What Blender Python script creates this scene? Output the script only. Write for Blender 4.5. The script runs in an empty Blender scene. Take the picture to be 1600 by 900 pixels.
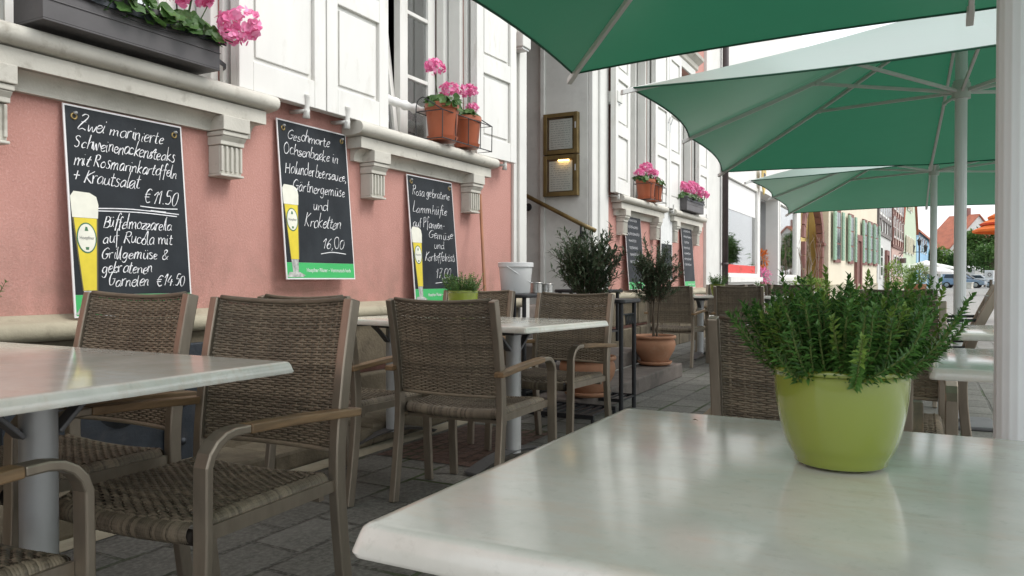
import bpy, math, random
import numpy as np
from mathutils import Vector, Matrix
R = math.radians
random.seed(7); rng = np.random.default_rng(7)
S = bpy.context.scene
C = S.collection

# ------------------------------------------------------------------ camera
cam_d = bpy.data.cameras.new("camera"); cam = bpy.data.objects.new("camera", cam_d); C.objects.link(cam)
cam.location = (0, 0, 0.97); cam.rotation_euler = (R(90 - 0.716), 0, R(28))
cam_d.sensor_width = 36; cam_d.lens = 27; cam_d.clip_start = 0.05; cam_d.clip_end = 2000
S.camera = cam
# ------------------------------------------------------------------ sky, sun, exposure
W = bpy.data.worlds.new("World"); S.world = W; W.use_nodes = True
nt = W.node_tree; bg = nt.nodes["Background"]
sky = nt.nodes.new("ShaderNodeTexSky"); sky.sky_type = 'NISHITA'; sky.sun_disc = False
sky.sun_elevation = R(48); sky.sun_rotation = R(75); sky.air_density = 1.0; sky.dust_density = 3.0
hs = nt.nodes.new("ShaderNodeHueSaturation"); hs.inputs['Saturation'].default_value = 0.28
nt.links.new(sky.outputs[0], hs.inputs['Color'])
wtc = nt.nodes.new("ShaderNodeTexCoord"); wn = nt.nodes.new("ShaderNodeTexNoise")
wn.inputs['Scale'].default_value = 2.2; wn.inputs['Detail'].default_value = 5
nt.links.new(wtc.outputs['Generated'], wn.inputs['Vector'])
wr = nt.nodes.new("ShaderNodeValToRGB"); wr.color_ramp.elements[0].position = .35; wr.color_ramp.elements[1].position = .65
nt.links.new(wn.outputs['Fac'], wr.inputs['Fac'])
wm = nt.nodes.new("ShaderNodeMix"); wm.data_type = 'RGBA'
wm.inputs[7].default_value = (9.0, 9.3, 9.6, 1)
wmm = nt.nodes.new("ShaderNodeMath"); wmm.operation = 'MULTIPLY_ADD'; wmm.inputs[1].default_value = .45; wmm.inputs[2].default_value = .45
nt.links.new(wr.outputs[0], wmm.inputs[0]); nt.links.new(wmm.outputs[0], wm.inputs[0])
nt.links.new(hs.outputs[0], wm.inputs[6]); nt.links.new(wm.outputs[2], bg.inputs['Color'])
bg.inputs['Strength'].default_value = 0.12
sun_d = bpy.data.lights.new("sun", 'SUN'); sun = bpy.data.objects.new("sun", sun_d); C.objects.link(sun)
sun_d.energy = 1.0; sun_d.angle = R(25); sun_d.color = (1, .97, .92)
sd = Vector((math.cos(R(48)) * math.sin(R(75)), math.cos(R(48)) * math.cos(R(75)), math.sin(R(48))))
sun.rotation_euler = sd.to_track_quat('Z', 'Y').to_euler()
vs = S.view_settings; vs.view_transform = 'Standard'; vs.look = 'None'; vs.gamma = 1; vs.use_curve_mapping = False
vs.exposure = 0.76
S.render.engine = 'CYCLES'

# ------------------------------------------------------------------ helpers
def lin(r, g, b):
    f = lambda c: (c / 255 / 12.92) if c / 255 <= .04045 else ((c / 255 + .055) / 1.055) ** 2.4
    return (f(r), f(g), f(b), 1)
def wp(u, v_or_none=None, Z=None, z=None):
    """world point on the ray of photo column u at depth Z (metres along the view axis)"""
    lat = (u - 800) / 1200 * Z; a = R(28)
    return (lat * math.cos(a) - Z * math.sin(a), lat * math.sin(a) + Z * math.cos(a))

def empty(name, loc=(0, 0, 0), rz=0, parent=None):
    o = bpy.data.objects.new(name, None); C.objects.link(o); o.location = loc; o.rotation_euler = (0, 0, rz)
    o.empty_display_size = .1
    if parent: o.parent = parent
    return o
def tag(o, label, cat, group=None, kind=None):
    if label: o['label'] = label
    if cat: o['category'] = cat
    if group: o['group'] = group
    if kind: o['kind'] = kind
    return o
def copy_tree(o, parent=None):
    c = o.copy(); C.objects.link(c)
    if parent is not None: c.parent = parent
    for ch in list(o.children): copy_tree(ch, c)
    return c

class MB:
    def __init__(s): s.v = []; s.f = []; s.m = []; s.n = 0
    def add(s, verts, faces, m=0):
        verts = np.asarray(verts, float).reshape(-1, 3); n = s.n
        s.v.append(verts); s.n += len(verts)
        for f in faces: s.f.append([i + n for i in f]); s.m.append(m)
        return s
    def box(s, x0, x1, y0, y1, z0, z1, m=0):
        v = [(x0, y0, z0), (x1, y0, z0), (x1, y1, z0), (x0, y1, z0), (x0, y0, z1), (x1, y0, z1), (x1, y1, z1), (x0, y1, z1)]
        return s.add(v, [(0, 3, 2, 1), (4, 5, 6, 7), (0, 1, 5, 4), (1, 2, 6, 5), (2, 3, 7, 6), (3, 0, 4, 7)], m)
    def obox(s, c, ax, ay, az, m=0):
        c, ax, ay, az = (np.array(q, float) for q in (c, ax, ay, az))
        v = [c + i * ax + j * ay + k * az for k in (-1, 1) for j in (-1, 1) for i in (-1, 1)]
        return s.add(v, [(0, 2, 3, 1), (4, 5, 7, 6), (0, 1, 5, 4), (1, 3, 7, 5), (3, 2, 6, 7), (2, 0, 4, 6)], m)
    def sweep(s, pts, sec, side=None, m=0, cap=True, scale=None):
        """sweep section (list of (a,b)) along pts; a along 'side', b along side x tangent"""
        pts = [Vector(p) for p in pts]; N = len(pts); k = len(sec); V = []
        prev = None
        for i, p in enumerate(pts):
            t = (pts[min(i + 1, N - 1)] - pts[max(i - 1, 0)])
            if t.length < 1e-9: t = Vector((0, 0, 1))
            t.normalize()
            if side is not None: a = Vector(side)
            elif prev is not None: a = prev
            else: a = Vector((1, 0, 0)) if abs(t.x) < .8 else Vector((0, 1, 0))
            a = a - t * a.dot(t)
            if a.length < 1e-6: a = t.orthogonal()
            a.normalize(); prev = a; b = t.cross(a)
            sc = 1 if scale is None else scale[i]
            for (q, r) in sec: V.append(p + a * q * sc + b * r * sc)
        F = []
        for i in range(N - 1):
            for j in range(k):
                j2 = (j + 1) % k
                F.append((i * k + j, i * k + j2, (i + 1) * k + j2, (i + 1) * k + j))
        if cap: F.append(tuple(range(k - 1, -1, -1))); F.append(tuple((N - 1) * k + j for j in range(k)))
        return s.add([tuple(v) for v in V], F, m)
    def tube(s, pts, r, n=8, m=0, cap=True):
        sc = None
        if isinstance(r, (list, tuple)): sc = list(r); r = 1
        return s.sweep(pts, [(r * math.cos(2 * math.pi * i / n), r * math.sin(2 * math.pi * i / n)) for i in range(n)], None, m, cap, sc)
    def bar(s, pts, w, t, side, m=0):
        return s.sweep(pts, [(-w / 2, -t / 2), (w / 2, -t / 2), (w / 2, t / 2), (-w / 2, t / 2)], side, m)
    def lathe(s, prof, n=32, c=(0, 0, 0), m=0, closed=False):
        V = []; F = []; k = len(prof)
        for i in range(n):
            a = 2 * math.pi * i / n
            for (r, z) in prof: V.append((c[0] + r * math.cos(a), c[1] + r * math.sin(a), c[2] + z))
        for i in range(n):
            i2 = (i + 1) % n
            for j in range(k - 1):
                F.append((i * k + j, i2 * k + j, i2 * k + j + 1, i * k + j + 1))
        return s.add(V, F, m)
    def prism(s, poly, fn, a0, a1, m=0):
        """poly of 2-D points, fn(p,q,a)->xyz, extruded from a0 to a1"""
        n = len(poly)
        V = [fn(p, q, a0) for p, q in poly] + [fn(p, q, a1) for p, q in poly]
        F = [tuple(range(n - 1, -1, -1)), tuple(range(n, 2 * n))] + [(i, (i + 1) % n, n + (i + 1) % n, n + i) for i in range(n)]
        return s.add(V, F, m)
    def build(s, name, mats, parent=None, smooth=False, bevel=0, seg=2, auto=None):
        me = bpy.data.meshes.new(name)
        v = np.concatenate(s.v) if s.v else np.zeros((0, 3))
        me.from_pydata(v.tolist(), [], s.f)
        if not isinstance(mats, (list, tuple)): mats = [mats]
        for mt in mats: me.materials.append(mt)
        if len(mats) > 1: me.polygons.foreach_set('material_index', s.m)
        if smooth: me.polygons.foreach_set('use_smooth', [True] * len(me.polygons))
        me.update()
        o = bpy.data.objects.new(name, me); C.objects.link(o)
        if parent: o.parent = parent
        if bevel:
            b = o.modifiers.new('bevel', 'BEVEL'); b.width = bevel; b.segments = seg; b.limit_method = 'ANGLE'; b.angle_limit = R(40)
        if auto is not None:
            me.polygons.foreach_set('use_smooth', [True] * len(me.polygons))
            try: me.set_sharp_from_angle(angle=R(auto))
            except Exception: pass
        return o

def smooth_path(p, n=6):
    """Catmull-Rom"""
    p = [np.array(q, float) for q in p]
    if len(p) < 3: return [tuple(q) for q in p]
    out = []
    for i in range(len(p) - 1):
        a = p[max(i - 1, 0)]; b = p[i]; c = p[i + 1]; d = p[min(i + 2, len(p) - 1)]
        for k in range(n):
            t = k / n
            out.append(tuple(.5 * ((2 * b) + (c - a) * t + (2 * a - 5 * b + 4 * c - d) * t * t + (3 * b - a - 3 * c + d) * t ** 3)))
    out.append(tuple(p[-1])); return out

# ------------------------------------------------------------------ materials
def nodes(name):
    m = bpy.data.materials.new(name); m.use_nodes = True
    t = m.node_tree; return m, t, t.nodes['Principled BSDF'], t.nodes['Material Output']
def N(t, typ, **kw):
    n = t.nodes.new(typ)
    for k, v in kw.items():
        if k in n.inputs: n.inputs[k].default_value = v
        else: setattr(n, k, v)
    return n
def mixc(t, fac, a, b, blend='MIX'):
    n = t.nodes.new('ShaderNodeMix'); n.data_type = 'RGBA'; n.blend_type = blend
    for i, x in ((0, fac), (6, a), (7, b)):
        if hasattr(x, 'is_output') or isinstance(x, bpy.types.NodeSocket): t.links.new(x, n.inputs[i])
        else: n.inputs[i].default_value = x
    return n.outputs[2]
def ramp(t, src, p0, p1, c0=(0, 0, 0, 1), c1=(1, 1, 1, 1)):
    n = t.nodes.new('ShaderNodeValToRGB'); e = n.color_ramp.elements
    e[0].position = p0; e[1].position = p1; e[0].color = c0; e[1].color = c1
    t.links.new(src, n.inputs[0]); return n.outputs[0]
def coord(t, scale=(1, 1, 1), what='Object', rot=(0, 0, 0)):
    tc = t.nodes.new('ShaderNodeTexCoord'); mp = t.nodes.new('ShaderNodeMapping')
    mp.inputs['Scale'].default_value = scale; mp.inputs['Rotation'].default_value = rot
    t.links.new(tc.outputs[what], mp.inputs[0]); return mp.outputs[0]
def noise(t, vec, scale, detail=4, rough=.55, out='Fac'):
    n = t.nodes.new('ShaderNodeTexNoise'); n.inputs['Scale'].default_value = scale; n.inputs['Detail'].default_value = detail
    n.inputs['Roughness'].default_value = rough; t.links.new(vec, n.inputs['Vector']); return n.outputs[out]
def bump(t, p, src, strength=.2, dist=.01):
    b = t.nodes.new('ShaderNodeBump'); b.inputs['Strength'].default_value = strength; b.inputs['Distance'].default_value = dist
    t.links.new(src, b.inputs['Height']); t.links.new(b.outputs[0], p.inputs['Normal']); return b
def scl(c, k): return (min(c[0] * k, 1), min(c[1] * k, 1), min(c[2] * k, 1), 1)
def mat(name, col, rough=.6, var=.25, vs_=6, bs=60, bstr=.1, bd=.003, metal=0, spec=.5, stain=None, what='Object', coat=0, stretch=(1, 1, 1)):
    """surface with patchy colour variation, fine roughness change and bump"""
    m, t, p, o = nodes(name)
    if len(col) == 3: col = (*col, 1)
    vec = coord(t, stretch, what)
    n1 = noise(t, vec, vs_, 5); c = mixc(t, ramp(t, n1, .3, .7), scl(col, 1 - var), scl(col, 1 + var * .6))
    if stain:
        n2 = noise(t, vec, stain[1], 6, .65); c = mixc(t, ramp(t, n2, stain[2], stain[3]), c, stain[0])
    t.links.new(c, p.inputs['Base Color'])
    n3 = noise(t, vec, bs, 4)
    rr = t.nodes.new('ShaderNodeMapRange'); rr.inputs['To Min'].default_value = max(rough - .1, .02); rr.inputs['To Max'].default_value = min(rough + .1, 1)
    t.links.new(n3, rr.inputs['Value']); t.links.new(rr.outputs[0], p.inputs['Roughness'])
    p.inputs['Metallic'].default_value = metal; p.inputs['Specular IOR Level'].default_value = spec
    if coat: p.inputs['Coat Weight'].default_value = coat; p.inputs['Coat Roughness'].default_value = .05
    if bstr: bump(t, p, n3, bstr, bd)
    return m
def leafmat(name, c0, c1, rough=.4, trans=.25, spec=.5):
    m, t, p, o = nodes(name)
    g = t.nodes.new('ShaderNodeNewGeometry')
    n = noise(t, coord(t), 5, 3)
    mx = t.nodes.new('ShaderNodeMath'); mx.operation = 'ADD'; t.links.new(g.outputs['Random Per Island'], mx.inputs[0]); t.links.new(n, mx.inputs[1])
    hf = t.nodes.new('ShaderNodeMath'); hf.operation = 'MULTIPLY'; hf.inputs[1].default_value = .62; t.links.new(mx.outputs[0], hf.inputs[0])
    c = ramp(t, hf.outputs[0], .2, .85, (*c0, 1), (*c1, 1))
    t.links.new(c, p.inputs['Base Color']); p.inputs['Roughness'].default_value = rough; p.inputs['Specular IOR Level'].default_value = spec
    tr = t.nodes.new('ShaderNodeBsdfTranslucent'); t.links.new(c, tr.inputs[0])
    ms = t.nodes.new('ShaderNodeMixShader'); ms.inputs[0].default_value = trans
    t.links.new(p.outputs[0], ms.inputs[1]); t.links.new(tr.outputs[0], ms.inputs[2]); t.links.new(ms.outputs[0], o.inputs[0])
    return m
def glassmat(name, tint=(.75, .8, .82), refl=.3):
    m, t, p, o = nodes(name)
    g = t.nodes.new('ShaderNodeBsdfGlossy'); g.inputs['Roughness'].default_value = .02; g.inputs['Color'].default_value = (1, 1, 1, 1)
    tr = t.nodes.new('ShaderNodeBsdfTransparent'); tr.inputs[0].default_value = (*tint, 1)
    lw = t.nodes.new('ShaderNodeLayerWeight'); lw.inputs['Blend'].default_value = .35
    mr = t.nodes.new('ShaderNodeMapRange'); mr.inputs['To Min'].default_value = refl; mr.inputs['To Max'].default_value = .95
    t.links.new(lw.outputs['Fresnel'], mr.inputs['Value'])
    nz = noise(t, coord(t), 1.3, 2); b = t.nodes.new('ShaderNodeBump'); b.inputs['Strength'].default_value = .03; t.links.new(nz, b.inputs['Height']); t.links.new(b.outputs[0], g.inputs['Normal'])
    ms = t.nodes.new('ShaderNodeMixShader'); t.links.new(mr.outputs[0], ms.inputs[0]); t.links.new(tr.outputs[0], ms.inputs[1]); t.links.new(g.outputs[0], ms.inputs[2])
    t.links.new(ms.outputs[0], o.inputs[0]); return m

M = {}
def m_plaster():
    m, t, p, o = nodes('pink_plaster'); v = coord(t)
    c = mixc(t, ramp(t, noise(t, v, .9, 6, .65), .3, .72), (.468, .237, .20, 1), (.54, .285, .245, 1))
    c = mixc(t, ramp(t, noise(t, coord(t, (1, 1, .25)), 3.2, 6, .65), .56, .82), c, (.40, .20, .17, 1))
    sp = noise(t, v, 95, 4, .7); c = mixc(t, ramp(t, sp, .5, .78), c, (.57, .34, .30, 1)); c = mixc(t, ramp(t, noise(t, v, 170, 3, .7), .6, .78), c, (.33, .165, .14, 1))
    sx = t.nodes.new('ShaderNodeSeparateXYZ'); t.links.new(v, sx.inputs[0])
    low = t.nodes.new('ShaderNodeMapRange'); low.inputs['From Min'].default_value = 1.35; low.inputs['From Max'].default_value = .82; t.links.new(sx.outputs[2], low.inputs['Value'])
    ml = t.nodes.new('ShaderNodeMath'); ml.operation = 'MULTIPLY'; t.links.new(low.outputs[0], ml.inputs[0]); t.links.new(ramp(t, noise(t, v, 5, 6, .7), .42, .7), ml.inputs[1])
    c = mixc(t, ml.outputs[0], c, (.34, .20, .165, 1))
    vo = t.nodes.new('ShaderNodeTexVoronoi'); vo.feature = 'DISTANCE_TO_EDGE'; vo.inputs['Scale'].default_value = .8
    wv = t.nodes.new('ShaderNodeMix'); wv.data_type = 'VECTOR'; wv.inputs[0].default_value = .35; t.links.new(v, wv.inputs[4]); t.links.new(noise(t, v, 2.5, 6, out='Color'), wv.inputs[5]); t.links.new(wv.outputs[1], vo.inputs['Vector'])
    ck = t.nodes.new('ShaderNodeMath'); ck.operation = 'MULTIPLY'; t.links.new(ramp(t, vo.outputs['Distance'], .0, .006, (1, 1, 1, 1), (0, 0, 0, 1)), ck.inputs[0]); t.links.new(ramp(t, noise(t, v, 1.1, 3), .52, .62), ck.inputs[1])
    c = mixc(t, ck.outputs[0], c, (.30, .15, .13, 1))
    t.links.new(c, p.inputs['Base Color']); p.inputs['Roughness'].default_value = .88; p.inputs['Specular IOR Level'].default_value = .25
    bump(t, p, sp, .75, .006); return m
M['pink'] = m_plaster()
M['white_paint'] = mat('white_painted_wood', (.70, .69, .655), .45, .06, 5, 90, .08, .002, stain=((.56, .535, .48, 1), 9, .58, .8), stretch=(1, 1, .35))
M['stone'] = mat('painted_sandstone', (.55, .53, .47), .8, .12, 4, 70, .3, .004, stain=((.30, .275, .23, 1), 11, .56, .8), spec=.3)
M['portal'] = mat('grey_portal_stone', (.62, .62, .585), .8, .1, 2.5, 60, .25, .004, stain=((.47, .47, .44, 1), 4, .5, .8), spec=.3)
M['portal_white'] = mat('white_portal_trim', (.66, .655, .62), .7, .08, 3, 60, .2, .003)
M['plinth'] = mat('sandstone_plinth', (.17, .142, .10), .9, .35, 3.5, 45, .6, .01, stain=((.08, .066, .05, 1), 6, .5, .75), spec=.2)
M['plinth_cap'] = mat('plinth_ledge_stone', (.38, .34, .25), .85, .2, 4, 60, .4, .006, stain=((.2, .18, .13, 1), 8, .55, .8))
M['dark'] = mat('dark_interior', (.02, .02, .02), .9, .2)
M['curtain'] = mat('grey_curtain', (.72, .73, .72), .9, .1, 10)
M['glass'] = glassmat('window_glass', (.95, .97, .97), .22)
M['glass_far'] = mat('far_window_glass', (.05, .06, .07), .1, .3, 2, 5, .02)
M['slate'] = mat('chalkboard_slate', (.017, .021, .026), .6, .3, 6, 80, .06, .001, stain=((.03, .035, .04, 1), 4, .5, .8), spec=.25)
M['board_white'] = mat('white_board_edge', (.75, .74, .74), .5, .05)
M['chalk'] = mat('white_chalk_marker', (.78, .78, .8), .8, .2, 40)
M['beer'] = mat('printed_beer_yellow', (.70, .56, .035), .4, .12, 12)
M['foam'] = mat('printed_foam', (.74, .73, .63), .5, .1, 14)
M['glass_edge'] = mat('printed_glass_edge', (.12, .1, .05), .4, .2)
M['print_grey'] = mat('printed_glass_base', (.45, .45, .43), .4, .5, 40)
M['band_green'] = mat('printed_green_band', (.045, .42, .12), .45, .08)
M['print_green'] = mat('printed_label_green', (.05, .16, .07), .5, .1)
M['brass'] = mat('brass_eyelet', (.26, .19, .08), .45, .3, 30, metal=.8)
M['iron'] = mat('cast_iron', (.035, .042, .052), .5, .35, 9, 60, .4, .006, metal=.3, stain=((.06, .06, .065, 1), 12, .5, .8))
M['black_metal'] = mat('black_metal', (.018, .019, .022), .45, .3, 10, 90, .1, .001, spec=.5)
M['alu'] = mat('champagne_aluminium', (.31, .265, .21), .36, .15, 8, 200, .05, .0005, metal=.7, stretch=(4, 4, 1))
M['armwood'] = mat('teak_armrest', (.215, .135, .068), .5, .4, 7, 120, .25, .001, stretch=(9, 1, 9))
M['steel'] = mat('grey_table_column', (.46, .47, .47), .4, .1, 8, 150, .05, .001, metal=.35)
M['footmetal'] = mat('table_foot_metal', (.16, .16, .165), .5, .2, 9, 100, .1, .001, metal=.5)
M['pot_green'] = mat('lime_glazed_pot', (.215, .265, .04), .2, .06, 3, 40, .03, .001, coat=.6)
M['soil'] = mat('potting_soil', (.03, .022, .015), .95, .5, 30, 90, .8, .01)
M['terracotta'] = mat('terracotta', (.37, .18, .10), .75, .2, 5, 60, .2, .003, stain=((.45, .28, .19, 1), 6, .55, .8))
M['plastic_terra'] = mat('brown_plastic_pot', (.36, .095, .04), .45, .12, 6, 60, .05, .001)
M['planter_grey'] = mat('dark_plastic_planter', (.075, .07, .072), .5, .2, 5, 60, .1, .001)
M['pole'] = mat('white_aluminium_pole', (.74, .76, .76), .42, .05, 4, 90, .04, .001)
M['rib'] = mat('grey_umbrella_rib', (.63, .63, .61), .45, .08, 6)
M['step'] = mat('grey_sandstone_step', (.15, .125, .11), .85, .3, 4, 60, .4, .006, stain=((.08, .07, .06, 1), 7, .5, .75))
M['bucket'] = mat('white_plastic_bucket', (.72, .73, .73), .4, .05)
M['tin'] = mat('tin_can', (.45, .45, .43), .3, .15, 20, metal=.9)
M['handle_wood'] = mat('wooden_broom_handle', (.30, .13, .065), .6, .2, 6, 90, .1, .001)
M['brown_pipe'] = mat('brown_downpipe', (.045, .03, .03), .5, .3)
M['shop_white'] = mat('white_shop_plaster', (.68, .68, .65), .8, .08, 2)
M['shop_grey'] = mat('grey_shop_base', (.36, .37, .37), .8, .15, 3)
M['red'] = mat('red_board', (.62, .03, .02), .5, .1)
M['cream'] = mat('cream_plaster', (.66, .60, .47), .85, .08, .6, 20, .2, .01)
M['redstone'] = mat('red_sandstone', (.22, .105, .09), .85, .3, 2, 30, .3, .01)
M['yellow'] = mat('yellow_plaster', (.56, .42, .16), .85, .15, 1.2, 25, .2, .01)
M['shutter_green'] = mat('pale_green_shutter', (.24, .38, .27), .6, .1)
M['timber'] = mat('grey_timber', (.20, .18, .17), .8, .2)
M['timber_red'] = mat('brown_timber', (.16, .075, .06), .8, .2)
M['house_grey'] = mat('grey_white_render', (.55, .55, .53), .85, .1)
M['house_pink'] = mat('pale_pink_render', (.52, .36, .31), .85, .1)
M['house_mint'] = mat('pale_green_render', (.48, .56, .42), .85, .08)
M['house_blue'] = mat('light_blue_render', (.30, .50, .68), .85, .08)
M['tile'] = mat('red_roof_tile', (.40, .13, .075), .8, .25, .8, 14, .4, .05, stain=((.24, .09, .06, 1), 1.5, .5, .75))
M['tile_brown'] = mat('brown_roof_tile', (.21, .085, .06), .8, .25, .8, 14, .4, .05)
M['slate_roof'] = mat('grey_slate_roof', (.16, .17, .19), .7, .2)
M['trunk'] = mat('bark', (.11, .085, .06), .9, .3, 8, 40, .5, .01)
M['orange'] = mat('orange_parasol_cloth', (.75, .16, .02), .8, .1)
M['orange_red'] = mat('red_parasol_cloth', (.55, .06, .02), .8, .1)
M['whitecloth'] = mat('white_parasol_cloth', (.74, .74, .72), .8, .05)
M['carblue'] = mat('silver_blue_car_paint', (.22, .29, .38), .25, .03, 2, 30, 0, .001, coat=1, metal=.4)
M['carwhite'] = mat('white_car_paint', (.72, .72, .72), .3, .02, 2, 30, 0, .001, coat=1)
M['tyre'] = mat('tyre_rubber', (.02, .02, .02), .8, .2)
M['paper'] = mat('menu_paper', (.88, .87, .80), .8, .06)
M['ink'] = mat('menu_ink', (.22, .22, .22), .8, .2)
M['bronze'] = mat('bronze_case', (.17, .12, .045), .45, .35, 8, 70, .15, .002, metal=.4)
M['skin'] = mat('skin', (.5, .3, .22), .6, .05)
M['shirt'] = mat('pale_blue_shirt', (.42, .52, .58), .8, .1)
M['trousers'] = mat('beige_trousers', (.4, .33, .26), .8, .1)
M['petal'] = leafmat('pink_petals', (.72, .10, .31), (.91, .40, .61), .6, .3, .2)
M['petal_red'] = leafmat('magenta_petals', (.5, .02, .12), (.7, .08, .25), .6, .3, .2)
M['orange_f'] = leafmat('orange_petals', (.5, .12, .02), (.75, .25, .05), .6, .3)
M['gleaf'] = leafmat('geranium_leaves', (.025, .07, .015), (.08, .17, .04), .5, .25)
M['hebe'] = leafmat('hebe_leaves', (.014, .06, .010), (.095, .22, .045), .45, .3)
M['hebe_young'] = leafmat('young_hebe_leaves', (.07, .14, .02), (.20, .32, .06), .45, .35)
M['hebe_stem'] = mat('hebe_stem', (.11, .15, .04), .8, .2)
M['olive'] = leafmat('oleander_leaves', (.020, .048, .018), (.11, .15, .085), .38, .2)
M['lime_leaf'] = leafmat('bright_shrub_leaves', (.10, .19, .03), (.25, .36, .08), .6, .3)
M['tree_leaf'] = leafmat('tree_leaves', (.025, .075, .016), (.10, .20, .045), .6, .35)
M['tree_leaf2'] = leafmat('light_tree_leaves', (.05, .12, .02), (.14, .24, .04), .6, .3)
M['twig'] = mat('dry_twigs', (.22, .17, .13), .9, .2)

def m_marble():
    m, t, p, o = nodes('marbled_tabletop'); v = coord(t, (1, 1, 1)); v2 = coord(t, (1.1, 3.2, 2), rot=(0, 0, R(38)))
    a = noise(t, v, 4.5, 8, .62); b = noise(t, v2, 9, 9, .7); c = noise(t, v, 2.2, 6, .6)
    col = mixc(t, ramp(t, a, .35, .68), (.51, .52, .465, 1), (.70, .70, .645, 1))
    col = mixc(t, ramp(t, b, .5, .72), col, (.60, .55, .47, 1))
    col = mixc(t, ramp(t, c, .54, .75), col, (.63, .555, .475, 1))
    f = noise(t, v, 60, 5, .7); col = mixc(t, ramp(t, f, .55, .85), col, (.48, .485, .43, 1))
    w = noise(t, coord(t, (6, 6, 6)), 3, 10, .8); col = mixc(t, ramp(t, w, .66, .8), col, (.50, .45, .36, 1))
    t.links.new(col, p.inputs['Base Color'])
    r = t.nodes.new('ShaderNodeMapRange'); r.inputs['To Min'].default_value = .06; r.inputs['To Max'].default_value = .20
    t.links.new(noise(t, v, 7, 6, .7), r.inputs['Value']); t.links.new(r.outputs[0], p.inputs['Roughness'])
    p.inputs['Specular IOR Level'].default_value = .75
    bump(t, p, noise(t, v, 25, 4), .02, .001)
    return m
M['marble'] = m_marble()
def m_wicker():
    m, t, p, o = nodes('brown_wicker'); g = t.nodes.new('ShaderNodeNewGeometry')
    n = noise(t, coord(t, (7, 7, 60)), 3, 4, .6); n2 = noise(t, coord(t, (1, 1, 1)), 6, 3)
    a = t.nodes.new('ShaderNodeMath'); a.operation = 'MULTIPLY_ADD'; a.inputs[1].default_value = .6
    t.links.new(g.outputs['Random Per Island'], a.inputs[0]); t.links.new(n, a.inputs[2])
    c = ramp(t, a.outputs[0], .3, 1.05, (.048, .039, .027, 1), (.21, .172, .122, 1))
    c = mixc(t, ramp(t, n2, .4, .75), c, (.10, .082, .06, 1))
    oi = t.nodes.new('ShaderNodeObjectInfo'); hv = t.nodes.new('ShaderNodeHueSaturation'); mr = t.nodes.new('ShaderNodeMapRange'); mr.inputs['To Min'].default_value = .98; mr.inputs['To Max'].default_value = 1.35
    t.links.new(oi.outputs['Random'], mr.inputs['Value']); t.links.new(mr.outputs[0], hv.inputs['Value']); t.links.new(c, hv.inputs['Color'])
    t.links.new(hv.outputs[0], p.inputs['Base Color']); p.inputs['Roughness'].default_value = .5; p.inputs['Specular IOR Level'].default_value = .4
    return m
M['wicker'] = m_wicker()
M['wicker_core'] = mat('dark_wicker_core', (.022, .015, .01), .8, .2)
def m_canopy():
    m, t, p, o = nodes('green_parasol_cloth')
    v = coord(t); n = noise(t, v, 1.2, 4); f = noise(t, v, 260, 2)
    c = mixc(t, ramp(t, n, .3, .7), (.007, .11, .052, 1), (.013, .165, .085, 1))
    t.links.new(c, p.inputs['Base Color']); p.inputs['Roughness'].default_value = .55
    p.inputs['Sheen Weight'].default_value = 1.0; p.inputs['Sheen Roughness'].default_value = .3; p.inputs['Sheen Tint'].default_value = (.9, 1, .98, 1); p.inputs['Coat Weight'].default_value = 1; p.inputs['Coat Roughness'].default_value = .3; p.inputs['Coat IOR'].default_value = 1.75
    wv = noise(t, coord(t, (1, 1, 3)), 7, 3); ad = t.nodes.new('ShaderNodeMath'); ad.operation = 'MULTIPLY_ADD'; ad.inputs[1].default_value = 14; t.links.new(wv, ad.inputs[0]); t.links.new(f, ad.inputs[2])
    bump(t, p, ad.outputs[0], .25, .0012)
    tr = t.nodes.new('ShaderNodeBsdfTranslucent'); tr.inputs[0].default_value = (.032, .24, .128, 1)
    ms = t.nodes.new('ShaderNodeMixShader'); ms.inputs[0].default_value = .22
    t.links.new(p.outputs[0], ms.inputs[1]); t.links.new(tr.outputs[0], ms.inputs[2]); t.links.new(ms.outputs[0], o.inputs[0])
    return m
M['canopy'] = m_canopy()
M['hem'] = mat('dark_green_hem', (.01, .07, .04), .7, .1)
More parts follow.
